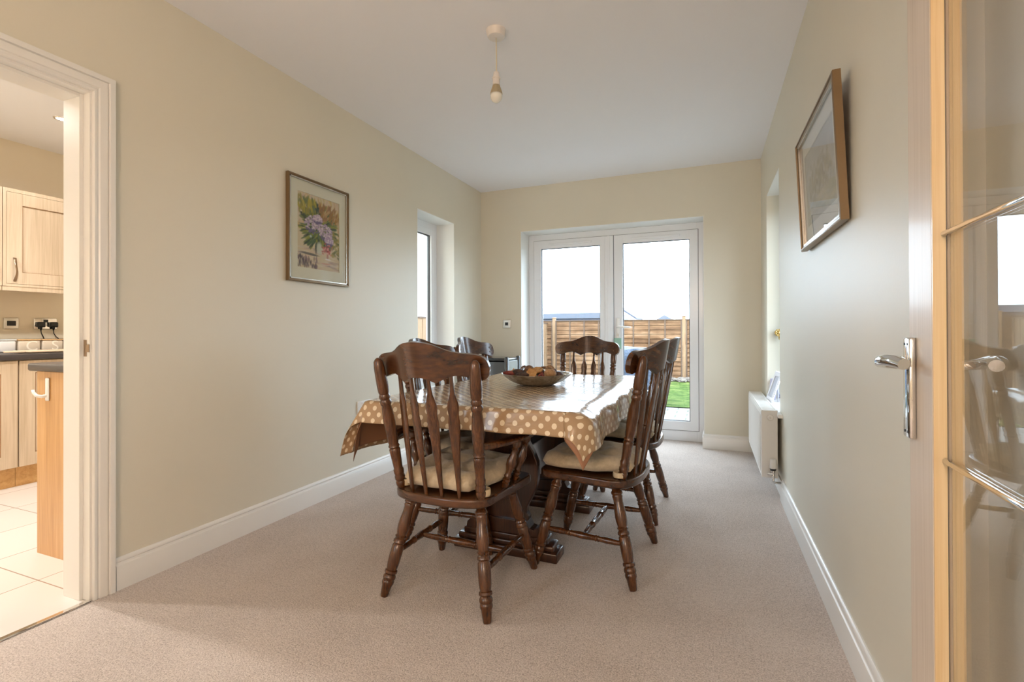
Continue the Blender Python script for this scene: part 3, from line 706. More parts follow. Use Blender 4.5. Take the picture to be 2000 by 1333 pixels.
def slice_b(b, tilt):
    M = Matrix.Rotation(R(tilt), 4, 'X')
    t = bmesh.new(); n_ = 20
    vs = [[t.verts.new(((.028+.002*math.sin(7*a))*math.cos(a)*sc, (.028+.002*math.sin(7*a))*math.sin(a)*sc, h)) for a in [2*PI*i/n_ for i in range(n_)]] for sc, h in ((.75, -.003), (1, -.005), (1, .005), (.75, .003))]
    for r0, r1 in zip(vs, vs[1:]):
        for k in range(n_): t.faces.new((r0[k], r0[(k+1) % n_], r1[(k+1) % n_], r1[k]))
    t.faces.new(vs[0][::-1]); t.faces.new(vs[-1]); b._merge(t, M)
def wicker_b(b):
    for i in range(9):
        A = Vector((random.gauss(0, 1), random.gauss(0, 1), random.gauss(0, 1))).normalized(); q = A.to_track_quat('Z', 'Y').to_matrix()
        b.tube([q @ Vector((.024*math.cos(a), .024*math.sin(a), 0)) for a in [2*PI*k/20 for k in range(21)]], .0018, 6, cap=False)
def cone_b(b):
    for i in range(46):
        t = i/45; a = i*2.4; r_ = .020*math.sin(PI*(.12+.8*t)); z = -.022+.044*t
        b.ico((r_*math.cos(a), r_*math.sin(a), z), .0065, 1, (1, 1, .5))
def petal_b(b):
    for i in range(5):
        a = 2*PI*i/5; M = Matrix.Rotation(a, 4, 'Z') @ Matrix.Rotation(R(35), 4, 'Y'); b.ico(M @ Vector((.014, 0, 0)), .012, 2, (1.3, .8, .25), rot=M)
    b.ico((0, 0, .002), .006, 2)
ITEMS = [('wicker_ball', wicker_b, 'pod_tan', .085, -.045, .080, 'openwork gold wicker ball at the right rear of the bowl', 'wicker ball'),
 ('dried_flower', petal_b, 'pod_orange', -.105, -.055, .075, 'gold curled dried flower at the left end of the bowl', 'dried flower'),
 ('citrus_slice', lambda b: slice_b(b, 62), 'pod_orange', .005, -.095, .062, 'pale orange dried fruit slice leaning at the middle front', 'dried fruit slice'),
 ('seed_pod', lambda b: b.ico((0, 0, 0), .027, 3, (1, .95, .9), .02), 'pod_brown', -.030, -.030, .076, 'round mid-brown pod at the centre of the heap', 'dried pod'),
 ('seed_pod', lambda b: b.ico((0, 0, 0), .030, 3, (1.1, .9, .8), .03), 'pod_tan', .105, -.110, .066, 'speckled tan pod at the right front of the bowl', 'dried pod'),
 ('leaf_husk', lambda b: b.ico((0, 0, 0), .032, 2, (1.1, .7, .6), .06), 'pod_dark', -.070, -.085, .066, 'dark brown folded husk left of centre', 'dried husk'),
 ('leaf_husk', lambda b: b.ico((0, 0, 0), .030, 2, (1.3, .6, .45), .05), 'pod_dark', -.035, -.120, .055, 'blackish open husk at the front rim', 'dried husk'),
 ('bark_curl', lambda b: b.tube([(-.045, 0, 0), (-.02, .004, .006), (.02, -.002, .007), (.045, 0, 0)], [.008, .012, .012, .007], 10, flat=.6), 'pod_brown', .045, .010, .080, 'long brown bark curl lying across the back', 'bark curl'),
 ('red_petal', petal_b, 'pod_red', .055, -.085, .064, 'small dark red dried flower right of the fruit slice', 'dried flower'),
 ('red_husk', lambda b: b.ico((0, 0, 0), .026, 2, (1.5, .6, .5), .05), 'pod_red', -.115, -.095, .060, 'reddish brown husk against the left rim', 'dried husk'),
 ('pine_cone', cone_b, 'pod_brown', -.075, .02, .070, 'small brown pine cone behind the dark husk', 'pine cone'),
 ('pine_cone', cone_b, 'pod_dark', .035, -.045, .062, 'dark pine cone between the slice and the wicker ball', 'pine cone'),
 ('citrus_slice', lambda b: slice_b(b, 25), 'pod_orange', .025, -.060, .078, 'darker orange slice lying flat behind the leaning slice', 'dried fruit slice'),
 ('seed_pod', lambda b: b.ico((0, 0, 0), .024, 2, (1, 1, .8), .04), 'pod_dark', .07, .06, .062, 'small dark pod at the back of the bowl', 'dried pod'),
 ('seed_pod', lambda b: b.ico((0, 0, 0), .026, 2, (1, 1, .8), .04), 'pod_brown', -.01, .09, .058, 'brown pod near the far rim', 'dried pod'),
 ('bark_curl', lambda b: b.tube([(-.04, 0, 0), (0, .004, .004), (.04, 0, 0)], [.008, .012, .008], 10, flat=.6), 'pod_brown', 0, 0, .045, 'brown bark curl low in the middle of the bowl', 'bark curl'),
 ('seed_pod', lambda b: b.ico((0, 0, 0), .030, 2, (1, 1, .7), .04), 'pod_dark', .12, -.02, .050, 'dark pod low at the right rim', 'dried pod'),
 ('seed_pod', lambda b: b.ico((0, 0, 0), .030, 2, (1, 1, .7), .04), 'pod_tan', -.12, -.01, .052, 'tan pod low at the left rim', 'dried pod')]
for it in ITEMS: pot(it[0], it[1], it[2], it[3]*1.08, it[4], it[5]+.007, it[6], it[7], rz=random.uniform(0, .4))

# ================================================================== CEILING PENDANT
r = empty('pendant_light', (-.972, 2.208, H), 0, 'bare white pendant light with an unlit bulb hanging from the ceiling', 'pendant light')
MB().lathe((0, 0, 0), (0, 0, -.036), [(0, .050), (.25, .049), (.75, .044), (.92, .040), (1, .030)], 32).build('ceiling_rose', 'light_plastic', r, smooth=40)
MB().tube([(0, 0, -.03), (.001, 0, -.09), (.002, 0, -.15), (.0, 0, -.215)], .0032, 8).build('flex', 'cable_white', r, smooth=True)
MB().lathe((0, 0, -.205), (0, 0, -.272), [(0, .007), (.05, .0135), (.40, .0165), (.44, .0215), (.50, .0215), (.54, .0175), (.93, .0175), (.96, .019), (1, .018)], 24).build('lamp_holder', 'light_plastic', r, smooth=40)
bu = empty('bulb'); bu.parent = r
b = MB(); b.lathe((0, 0, -.268), (0, 0, -.318), [(0, .014), (.3, .0165), (.7, .024), (1, .029)], 24)
for i in range(20):
    a = 2*PI*i/20; b.tube([(.016*math.cos(a), .016*math.sin(a), -.274), (.0265*math.cos(a), .0265*math.sin(a), -.303), (.0300*math.cos(a), .0300*math.sin(a), -.317)], .0016, 5)
b.build('heat_sink', 'bulb_fins', bu, smooth=40)
MB().lathe((0, 0, -.316), (0, 0, -.361), [(0, .0295), (.25, .0300), (.5, .0275), (.75, .0205), (.93, .010), (1, .001)], 24).build('globe', 'bulb_glass', bu, smooth=True)

# ================================================================== PICTURES
def paint_mesh(name, img, w, h, parent, mname):
    """img: HxWx3 array linear colours, row 0 = top; plane in local XZ facing -Y"""
    Hh, Ww, _ = img.shape; me = bpy.data.meshes.new(name)
    vs = [((-.5+i/Ww)*w, 0, (.5-j/Hh)*h) for j in range(Hh+1) for i in range(Ww+1)]
    fs = [(j*(Ww+1)+i, (j+1)*(Ww+1)+i, (j+1)*(Ww+1)+i+1, j*(Ww+1)+i+1) for j in range(Hh) for i in range(Ww)]
    me.from_pydata(vs, [], fs); at = me.color_attributes.new('paint', 'FLOAT_COLOR', 'CORNER')
    col = np.ones((Hh*Ww, 4, 4), np.float32); col[:, :, :3] = img.reshape(-1, 1, 3); at.data.foreach_set('color', col.ravel())
    if mname not in MATS:
        m = mat(mname, (1, 1, 1), .8); n_, l_, b_ = nodes(m); a = n_.new('ShaderNodeVertexColor'); a.layer_name = 'paint'; l_.new(a.outputs[0], b_.inputs['Base Color'])
    me.materials.append(MATS[mname]); o = bpy.data.objects.new(name, me); COL.objects.link(o); o.parent = parent; return o
def strokes(img, seq, rng):
    Hh, Ww, _ = img.shape; Y, X = np.mgrid[0:Hh, 0:Ww]
    for cx, cy, L, Wd, ang, col, al in seq:
        dx = X-cx*Ww; dy = Y-cy*Hh; ca, sa = math.cos(ang), math.sin(ang)
        a = (dx*ca+dy*sa)/(L*Ww); b_ = (-dx*sa+dy*ca)/(Wd*Ww)
        m_ = np.clip(1.4-(a*a+b_*b_)*1.4, 0, 1)*al
        img[:] = img*(1-m_[..., None])+np.array(col)*m_[..., None]
def floral():
    rg = random.Random(3); img = np.ones((150, 104, 3))*np.array(lin((200, 184, 150))); seq = []
    Y = np.linspace(0, 1, 150)[:, None, None]; 
    for _ in range(120):
        x, y = rg.random(), rg.random()*.45; seq.append((x, y, .10, .025, rg.uniform(-2, -1), lin(rg.choice([(205, 180, 120), (190, 150, 110), (200, 190, 165), (180, 160, 70), (195, 165, 150)])), .5))
    for _ in range(90):
        x, y = rg.random(), .72+rg.random()*.28; seq.append((x, y, .10, .02, rg.uniform(-.2, .2), lin(rg.choice([(190, 180, 160), (150, 130, 130), (200, 170, 150), (210, 200, 180)])), .5))
    for _ in range(60): seq.append((rg.random()*.45, .84+rg.random()*.13, .06, .02, rg.uniform(1.2, 1.9), lin(rg.choice([(80, 60, 75), (110, 90, 100), (60, 55, 70)])), .6))
    seq.append((.28, .80, .26, .03, .05, lin((60, 62, 70)), .8))
    for _ in range(520):   # foliage radiating from the centre
        a = rg.uniform(-PI, PI); r0 = rg.uniform(.06, .40)
        cx, cy = .5+1.10*r0*math.cos(a), .43+.80*r0*math.sin(a)
        if cy > .70 or cx < .02: continue
        seq.append((cx, cy, rg.uniform(.06, .11), rg.uniform(.018, .034), math.atan2(.85*math.sin(a), math.cos(a)), lin(rg.choice([(40, 66, 48), (62, 92, 52), (95, 112, 50), (30, 52, 42), (80, 105, 72), (135, 138, 50)])), .85))
    for _ in range(70): seq.append((rg.uniform(.02, .42), rg.uniform(.06, .26), .08, .026, rg.uniform(-2.2, -1.2), lin(rg.choice([(170, 155, 30), (140, 130, 35), (100, 112, 50)])), .8))
    for _ in range(70): seq.append((rg.uniform(.50, .97), rg.uniform(.10, .30), .08, .026, rg.uniform(-1.6, -.8), lin(rg.choice([(150, 110, 45), (140, 100, 60), (175, 140, 90)])), .75))
    for _ in range(40): seq.append((rg.uniform(.80, 1.0), rg.uniform(.45, .80), .06, .03, rg.uniform(-1, 1), lin(rg.choice([(150, 135, 60), (90, 105, 60), (120, 120, 70)])), .7))
    for (cx, cy, rx, ry) in ((.36, .40, .20, .12), (.66, .47, .16, .12), (.46, .31, .11, .06), (.74, .57, .10, .08)):
        for _ in range(170):
            a = rg.uniform(0, 2*PI); q = math.sqrt(rg.random()); x = cx+rx*q*math.cos(a); y = cy+ry*q*math.sin(a)
            d = (y-cy)/ry; c = (100, 88, 125) if d > .45 else rg.choice([(200, 182, 192), (172, 152, 178), (215, 200, 205), (150, 128, 158)])
            seq.append((x, y, .028, .018, rg.uniform(0, 3), lin(c), .75))
    seq += [(.50, .705, .085, .15, 0, lin((190, 195, 175)), .9), (.42, .71, .03, .14, 0, lin((70, 80, 75)), .8), (.30, .56, .03, .03, 0, lin((170, 185, 175)), .8)]
    for _ in range(70): seq.append((rg.gauss(.68, .06), rg.gauss(.70, .035), .025, .018, rg.uniform(0, 3), lin(rg.choice([(175, 70, 70), (200, 110, 100), (140, 60, 60), (210, 150, 140)])), .75))
    seq += [(.70, .80, .03, .07, 0, lin((170, 120, 110)), .8), (.71, .835, .09, .02, 0, lin((220, 215, 215)), .9), (.66, .90, .14, .02, 0, lin((190, 110, 110)), .5)]
    strokes(img, seq, rg); return img
def landscape():
    rg = random.Random(5); img = np.ones((90, 150, 3))*np.array(lin((165, 168, 175))); seq = []
    for _ in range(60): seq.append((rg.random(), rg.random()*.5, .12, .04, rg.uniform(-.4, .4), lin(rg.choice([(180, 182, 188), (160, 160, 165), (150, 155, 165)])), .5))
    for _ in range(150): seq.append((rg.gauss(.5, .22), rg.gauss(.52, .13), .04, .03, rg.uniform(0, 3), lin(rg.choice([(120, 110, 90), (140, 130, 105), (105, 95, 85), (150, 135, 100)])), .5))
    for _ in range(100): seq.append((rg.random(), rg.uniform(.7, 1), .12, .02, rg.uniform(-.2, .2), lin(rg.choice([(170, 160, 125), (140, 140, 120), (185, 180, 165)])), .5))
    strokes(img, seq, rg); return img
def picture(name, w, h, fw, fd, img, mw, label, matm, imat, fm, scheme):
    """local: XZ plane, front face towards -Y, back at y=0"""
    r = empty(name, (0, 0, 0), 0, label, 'picture')
    prof = [(0, 0), (0, -fd*.9), (fw*.2, -fd), (fw*.42, -fd), (fw*.46, -fd*.8), (fw*.62, -fd*.85), (fw*.8, -fd*.7), (fw, -fd*.55), (fw, 0)]   # from outer edge inwards
    b = MB(); c = [(-w/2, h/2), (w/2, h/2), (w/2, -h/2), (-w/2, -h/2), (-w/2, h/2)]
    inw = [(1, -1), (-1, -1), (-1, 1), (1, 1), (1, -1)]
    b.sweep([(Vector((p[0], 0, p[1])), Vector((q[0], 0, q[1])), Vector((0, 1, 0))) for p, q in zip(c, inw)], prof); b.build('frame', fm, r, smooth=30)
    b = MB(); e = fw*.72
    for (x0, z0, x1, z1) in ((-w/2+e, -h/2+e, w/2-e, -h/2+fw+.002), (-w/2+e, h/2-fw-.002, w/2-e, h/2-e), (-w/2+e, -h/2+e, -w/2+fw+.002, h/2-e), (w/2-fw-.002, -h/2+e, w/2-e, h/2-e)):
        b.box((x0, -fd*.72, z0), (x1, -fd*.45, z1))
    b.build('inner_slip', 'silver_edge', r)
    iw, ih = w-2*fw-2*mw, h-2*fw-2*mw*scheme
    b = MB(); X, Z = w/2-fw+.002, h/2-fw+.002
    for (x0, z0, x1, z1) in ((-X, -Z, X, -ih/2), (-X, ih/2, X, Z), (-X, -ih/2, -iw/2, ih/2), (iw/2, -ih/2, X, ih/2)): b.box((x0, -fd*.34, z0), (x1, -fd*.20, z1))
    b.build('mount', matm, r)
    a = paint_mesh('artwork', img, iw+.004, ih+.004, r, imat); a.location.y = -fd*.18
    MB().box((-X, -fd*.48, -Z), (X, -fd*.42, Z)).build('glass', 'window_glass', r)
    MB().box((-X, -fd*.15, -Z), (X, -.001, Z)).build('backing', 'brown_backing', r)
    return r
p1 = picture('framed_painting', .51, .63, .020, .022, floral(), .060, 'framed watercolour of lilac and white blooms in a vase on the left wall', 'mat_board', 'floral_paint', 'gold_frame', 1.15)
p1.location = (XL+.004, 2.367, 1.672); p1.rotation_euler = (R(0), 0, R(90))
p2 = picture('framed_painting', .715, .485, .024, .026, landscape(), .075, 'gold framed faded landscape print with wide pale mount on the right wall', 'mat_board_pale', 'land_paint', 'gold_frame', .9)
p2.rotation_mode = 'XYZ'
p2.matrix_world = Matrix.Translation((XR-.018, 2.195, 1.655)) @ Matrix.Rotation(R(-90), 4, 'Z') @ Matrix.Rotation(R(2.6), 4, 'X') @ Matrix.Rotation(R(.3), 4, 'Y')

# ================================================================== RIGHT SIDE: radiator, sill objects
r = empty('radiator', (.36, 4.03, 0), 0, 'white panel radiator under the right-hand window with thermostatic valve', 'radiator')
b = MB(); ya, yb_ = -.53, .53; z0, z1 = .117, .545
b.box((-.052, ya+.004, z0+.004), (-.036, yb_-.004, z1-.004), .004)
for i in range(24):
    y = ya+.035+i*(1.0/24); b.box((-.056, y, z0+.03), (-.0505, y+.021, z1-.03), .0025)
b.box((.026, ya+.004, z0+.004), (.040, yb_-.004, z1-.004), .003)
b.build('panel', 'white_gloss', r)
for yy in (ya-.002, yb_-.004): MB().box((-.050, yy, z0), (.042, yy+.006, z1), .0015).build('end_cover', 'white_gloss', r)
b = MB()
b.box((-.048, ya, z1-.006), (-.040, yb_, z1+.002)); b.box((.032, ya, z1-.006), (.042, yb_, z1+.002))
for i in range(34):
    y = ya+.015+i*.0306; b.box((-.042, y, z1-.006), (.034, y+.022, z1-.001))
b.build('top_grille', 'white_gloss', r)
bl = MB().lathe((0, ya-.001, z1-.045), (0, ya-.010, z1-.045), [(0, .017), (.5, .017), (.8, .014), (1, .013)], 20).build('bleed_valve', 'white_plastic', r, smooth=40)
MB().lathe((0, ya-.0005, z1-.045), (0, ya-.0035, z1-.045), [(0, .0215), (1, .0205)], 24).build('rim', 'brushed_steel', bl, smooth=40)
MB().lathe((0, ya-.009, z1-.045), (0, ya-.013, z1-.045), [(0, .006), (1, .005)], 12).build('plug', 'brushed_steel', bl)
tv = empty('thermostatic_valve'); tv.parent = r
MB().lathe((.012, ya-.030, .245), (.012, ya-.030, .185), [(0, .014), (.08, .018), (.5, .0185), (.95, .020), (1, .018)], 24).build('valve_head', 'white_plastic', tv, smooth=40)
MB().lathe((.012, ya-.030, .186), (.012, ya-.030, .172), [(0, .018), (1, .016)], 20).build('collar', 'black_plastic', tv, smooth=40)
b = MB(); b.lathe((.012, ya-.030, .173), (.012, ya-.030, .120), [(0, .011), (.3, .012), (.35, .009), (.6, .009), (.65, .011), (1, .009)], 16); b.cyl((.012, ya-.03, .15), (.012, ya+.01, .15), .010, 16); b.lathe((.012, ya-.03, .15), (-.02, ya-.03, .15), [(0, .008), (1, .009)], 12); b.build('valve_body', 'chrome', tv, smooth=40)
MB().tube([(.012, ya-.030, .124), (.013, ya-.030, .105), (.022, ya-.030, .096), (.055, ya-.030, .095)], .0075, 12).build('pipe', 'chrome', tv, smooth=True)
for y in (-.35, .35): MB().box((.040, y-.015, .16), (.0555, y+.015, .5), .001).build('bracket', 'white_gloss', r)

def photo_frame(label, loc, rz, w, h, m1, m2, lean):
    r = empty('photo_frame', loc, 0, label, 'photo frame', 'photo frames on the window sill')
    r.matrix_world = Matrix.Translation(loc) @ Matrix.Rotation(R(rz), 4, 'Z') @ Matrix.Rotation(R(lean), 4, 'X')
    b = MB(); fw = .034
    b.box((-w/2, -.012, 0), (w/2, 0, fw), .003); b.box((-w/2, -.012, h-fw), (w/2, 0, h), .003); b.box((-w/2, -.012, fw), (-w/2+fw, 0, h-fw), .003); b.box((w/2-fw, -.012, fw), (w/2, 0, h-fw), .003)
    nx, nz = int(w/.016), int(h/.016)
    for i in range(nx+1):
        for z in (0.004, h-.004): b.ico((-w/2+.008+i*(w-.016)/nx, -.006, z), .0085, 1, (1, .8, 1))
    for i in range(1, nz):
        for x in (-w/2+.004, w/2-.004): b.ico((x, -.006, .004+i*(h-.008)/nz), .0085, 1, (1, .8, 1))
    b.build('frame', m1, r, smooth=True)
    MB().box((-w/2+.03, -.006, .03), (w/2-.03, -.002, h-.03)).build('photograph', m2, r)
    MB().prism([(-.02, 0.01), (.02, 0.01), (.012, h*.75), (-.012, h*.75)], lambda u, v, s: Vector((u, (.002 if s == 0 else .005)+.055*(1-v/(h*.75)), v))).build('strut', m1, r)
photo_frame('lilac beaded photo frame tucked behind the white one on the right window sill', (XR+.030, 4.225, .532), -72, .10, .150, 'lilac_frame', 'photo_grey', -6)
photo_frame('white beaded photo frame leaning back on the right window sill', (XR-.006, 4.075, .532), -84, .18, .225, 'white_frame', 'photo_grey', -18)
h_ = empty('tieback_hook', (XR+.075, 4.284, 1.04), 0, 'brass curtain tieback hook fixed to the far reveal of the right window', 'tieback hook')
MB().lathe((0, 0, 0), (0, -.008, 0), [(0, .024), (.5, .024), (1, .012)], 20).build('rosette', 'brass', h_, smooth=40)
b = MB()
for i in range(9):
    a = 2*PI*i/9; b.ico((.021*math.cos(a), -.05, .021*math.sin(a)), .010, 2, (1, .6, 1))
b.ico((0, -.054, 0), .014, 2); b.build('flower_knob', 'brass', h_, smooth=True)
MB().tube([(0, 0, 0), (0, -.02, 0), (0, -.05, 0)], .006, 10).build('stem', 'brass', h_, smooth=True)
MB().tube([(0, -.03, 0), (.002, -.034, -.03), (.003, -.045, -.05), (.002, -.058, -.045)], .005, 8).build('hook', 'brass', h_, smooth=True)

# sockets
def plate(name, label, M, w, h, mplate, inner, cat='socket'):
    r = empty(name, (0, 0, 0), 0, label, cat); r.matrix_world = M
    MB().box((-w/2, -.008, -h/2), (w/2, 0, h/2), .003, 3).build('face_plate', mplate, r, smooth=True)
    for nm, (x0, z0, x1, z1), mm in inner: MB().box((x0, -.0115, z0), (x1, -.004, z1), .001).build(nm, mm, r)
    for s in (-1, 1): MB().lathe((s*(w/2-.010), -.0075, 0), (s*(w/2-.010), -.0095, 0), [(0, .003), (1, .0025)], 10).build('screw', 'brushed_steel', r)
    return r
WL = Matrix.Rotation(R(90), 4, 'Z'); 
plate('fused_spur', 'small square steel spur switch on the far wall left of the french doors', Matrix.Translation((-1.965, YF, 1.137)), .086, .086, 'brushed_steel', [('rocker', (-.017, -.016, .017, .016), 'black_plastic')], 'wall switch')
plate('double_socket', 'white double socket low on the left wall behind the cloth corner', Matrix.Translation((XL, 2.797, .53)) @ WL, .147, .087, 'white_plastic', [('rocker', (-.030, .012, -.014, .034), 'white_gloss'), ('rocker', (.014, .012, .030, .034), 'white_gloss')])

# black cabinet in the corner
r = empty('media_cabinet', (-1.975, 4.40, 0), 0, 'glossy black cabinet with rounded corners and grey glass in the far left corner', 'cabinet')
for x, y in ((-.20, -.15), (.20, -.15), (-.20, .15), (.20, .15)): MB().lathe((x, y, 0), (x, y, .815), [(0, .022), (.98, .022), (.995, .018), (1, .010)], 20).build('corner_post', 'stove_black', r, smooth=40)
MB().box((-.205, -.155, .775), (.205, .155, .803), .010, 3).build('top_panel', 'stove_black', r, smooth=True)
MB().box((-.19, -.148, .05), (.19, -.138, .765), .002).build('front_glass', 'stove_glass', r)
for x in (.196, -.208): MB().box((x, -.14, .03), (x+.012, .14, .775), .002).build('side_panel', 'stove_glass', r)
MB().box((-.19, .13, .03), (.19, .145, .775)).build('back_panel', 'stove_black', r); MB().box((-.19, -.14, .03), (.19, .13, .05)).build('base_panel', 'stove_black', r)
r = empty('wicker_cat', (-2.005, 4.33, .803), R(-12), 'brown woven cat ornament with dark ear tip sitting on the black cabinet', 'ornament')
b = MB(); b.lathe((0, 0, 0), (0, 0, .10), [(0, .035), (.1, .045), (.4, .050), (.7, .040), (.9, .030), (1, .012)], 20)
for i in range(12):
    z = .006+i*.0075; rr = .050-.00001*i; rr = .0365+.0145*math.sin(PI*(i+2)/15); b.tube([(rr*math.cos(a), rr*math.sin(a), z) for a in [2*PI*k/18 for k in range(19)]], .0032, 6, cap=False)
b.build('body', 'wicker_brown', r, smooth=True)
for s in (-1, 1): MB().lathe((s*.020, 0, .092), (s*.030, 0, .122), [(0, .012), (.5, .008), (1, .001)], 8).build('ear', 'pod_dark', r)

# ================================================================== GLAZED DOOR ON THE RIGHT
def glazed_door():
    rot = Matrix.Rotation(R(-1.6), 4, 'Z'); o = Vector((.3905, 1.262, 0))
    M = Matrix.Translation(o) @ rot            # local: -y runs towards the camera, +x into the leaf thickness
    r = empty('door_2'); r.matrix_world = M; struct(r)
    T, W, Z1 = .046, .80, 2.02; st = .122; g0, g1 = -.15-.0, -W+.122
    for a_ in (-st, -W): MB().box((0, a_, .008), (T, a_+st, Z1), .0012).build('stile', 'stile_oak', r)
    MB().box((.0005, -W+st, Z1-.122), (T-.0005, -st, Z1), .001).build('rail', 'stile_oak', r); MB().box((.0005, -W+st, .008), (T-.0005, -st, .21), .001).build('rail', 'stile_oak', r)
    # bead return lining the glazed opening (oak edge facing the viewer)
    b = MB(); e = .0015; ya, yb = -st, -W+st
    for xa, xb in ((.0005, .0205), (.0275, T-.0005)):
        b.box((xa, ya-.004, .21), (xb, ya-.0, Z1-.122)); b.box((xa, yb, .21), (xb, yb+.004, Z1-.122)); b.box((xa, yb, .21), (xb, ya, .214)); b.box((xa, yb, Z1-.126), (xb, ya, Z1-.122))
    b.build('glazing_bead', 'door_oak', r)
    b = MB(); b.box((.0205, ya-.004, .21), (.0212, ya-.0028, Z1-.122)); b.build('gasket', 'gasket_dark', r)
    MB().box((.0215, yb+.0002, .212), (.0265, ya-.0002, Z1-.124)).build('pane', 'window_glass', r)
    for z in (.812, 1.233):
        b = MB(); b.tube([(.0175, ya, z), (.0175, yb, z)], .0052, 12); b.build('glazing_bar', 'chrome', r, smooth=True)
    for s, nm in ((-1, 'door_handle'), (1, 'door_handle')):
        e_ = bpy.data.objects.new(nm, None); COL.objects.link(e_); e_.parent = r
        x0 = 0 if s < 0 else T; y0 = -.001; yc = -.022; 
        b = MB(); b.box((x0, yc-.020, .832), (x0+s*.012, yc+.020, 1.040), .0045, 3); b.build('backplate', 'chrome', e_, smooth=True)
        for dy in (-.009, .009):
            for z in (.846, 1.026): MB().lathe((x0+s*.0118, yc+dy, z), (x0+s*.0128, yc+dy, z), [(0, .003), (1, .0028)], 10).build('screw', 'black_plastic', e_)
        z = .982; b = MB()
        pts = [(x0+s*.008, yc, z), (x0+s*.030, yc, z+.001), (x0+s*.048, yc-.002, z+.003), (x0+s*.059, yc-.012, z+.006), (x0+s*.062, yc-.030, z+.010), (x0+s*.058, yc-.060, z+.013), (x0+s*.050, yc-.085, z+.012), (x0+s*.044, yc-.105, z+.008)]
        b.tube(pts, [.0095, .009, .0095, .0105, .0115, .012, .012, .011], 16); b.build('lever', 'chrome', e_, smooth=50)
    MB().box((T/2-.012, 0, .95), (T/2+.012, .001, 1.06)).build('latch_plate', 'brushed_steel', r)
glazed_door()

# ================================================================== KITCHEN
KX, KY0, KY1 = -5.01, -0.75, 3.10
def kitchen():
    b = MB(); b.box((KX, KY0, -.05), (XL-.005, KY1, 0)); b.box((XL-.148, .37, -.05), (XL, 1.155, 0.001))
    # floor split: kitchen tile
    b2 = MB(); b2.box((KX, KY0, -.05), (XL-.146, KY1, 0)); b2.box((XL-.146, .375, -.05), (XL-.004, 1.155, 0.0))
    b.bm.free(); o = b2.build('floor', 'floor_tile'); bmv = Vector((-2.66, 1.172, 0)); 
    for v_ in o.data.vertices: v_.co -= bmv
    o.location = bmv; struct(o)
    b = MB(); b.box((XL-.008, .375, 0), (XL+.016, 1.155, .007), .003); struct(b.build('trim_8', 'chrome'))
    b = MB(); b.box((KX-.1, KY0-.1, H), (XL-.2, KY1+.1, H+.1)); struct(b.build('ceiling', 'ceiling_paint'))
    b = MB(); b.box((KX-.12, KY0, 0), (KX, KY1, H)); struct(b.build('wall_kitchen_left', 'kitchen_paint'))
    b = MB(); b.box((KX-.12, KY1, 0), (XL-.148, KY1+.1, H)); struct(b.build('wall_kitchen_far', 'kitchen_paint'))
    b = MB(); b.box((KX-.12, KY0-.1, 0), (XL-.148, KY0, H)); struct(b.build('wall_kitchen_near', 'kitchen_paint'))
    b = MB(); b.box((XL-.150, 1.19, 0), (XL-.1465, KY1, H)); b.box((XL-.150, KY0, 0), (XL-.1465, .34, H)); b.box((XL-.150, .34, 2.04), (XL-.1465, 1.19, H)); struct(b.build('wall_kitchen_right', 'kitchen_paint'))
kitchen()
def door_front(parent, x, y0, y1, z0, z1, loc, handle=None, hz=None):
    """framed cupboard door facing +x, coordinates world minus loc"""
    o = Vector(loc)
    e = bpy.data.objects.new('cupboard_door', None); COL.objects.link(e); e.parent = parent
    b = MB(); w = .085; t = .020
    b.box((x-t, y0, z0), (x, y0+w, z1), .0012); b.box((x-t, y1-w, z0), (x, y1, z1), .0012); b.box((x-t, y0+w, z1-w), (x-.0002, y1-w, z1), .0012); b.box((x-t, y0+w, z0), (x-.0002, y1-w, z0+w), .0012)
    bmesh.ops.translate(b.bm, verts=b.bm.verts, vec=-o); b.build('door_frame', 'light_oak', e)
    b = MB(); b.box((x-t, y0+w, z0+w), (x-.008, y1-w, z1-w)); bmesh.ops.translate(b.bm, verts=b.bm.verts, vec=-o); b.build('door_panel', 'light_oak', e)
    b = MB(); g = .0025
    for a_, c_ in (((y0+w, z0+w), (y0+w+g, z1-w)), ((y1-w-g, z0+w), (y1-w, z1-w)), ((y0+w, z0+w), (y1-w, z0+w+g)), ((y0+w, z1-w-g), (y1-w, z1-w))): b.box((x-.009, a_[0], a_[1]), (x-.0015, c_[0], c_[1]))
    bmesh.ops.translate(b.bm, verts=b.bm.verts, vec=-o); b.build('groove', 'light_oak_groove', e)
    if handle is not None:
        y = handle; z0_, z1_ = hz; pts = []; 
        for i in range(9):
            t_ = i/8; pts.append(Vector((x+.004+.026*math.sin(PI*t_), y+.003*math.sin(2*PI*t_), z0_+(z1_-z0_)*t_))-o)
        MB().tube(pts, [.010, .009, .0075, .0065, .006, .0065, .0075, .009, .010], 12, flat=.55).build('handle', 'bronze_handle', e, smooth=True)
def base_unit(y0, y1, label, hy):
    loc = (KX+.3, (y0+y1)/2, 0); r = empty('base_cabinet', loc, 0, label, 'cabinet', 'oak base cabinets along the kitchen wall'); o = Vector(loc)
    b = MB(); xf = -4.39; b.box((KX+.01, y0+.001, .135), (xf-.022, y1-.001, .870)); bmesh.ops.translate(b.bm, verts=b.bm.verts, vec=-o); b.build('carcass', 'light_oak', r)
    door_front(r, xf, y0+.003, y1-.003, .138, .866, loc, hy, (.62, .80))
    b = MB(); b.box((-4.45, y0, 0), (-4.432, y1, .135)); bmesh.ops.translate(b.bm, verts=b.bm.verts, vec=-o); b.build('plinth', 'golden_oak', r)
base_unit(1.333, 1.829, 'oak base cabinet at the left edge of the kitchen view', 1.37)
base_unit(0.835, 1.331, 'oak base cabinet just beyond the left edge of the photo', 1.29)
base_unit(1.831, 2.329, 'oak base cabinet behind the end panel of the peninsula', 2.29)
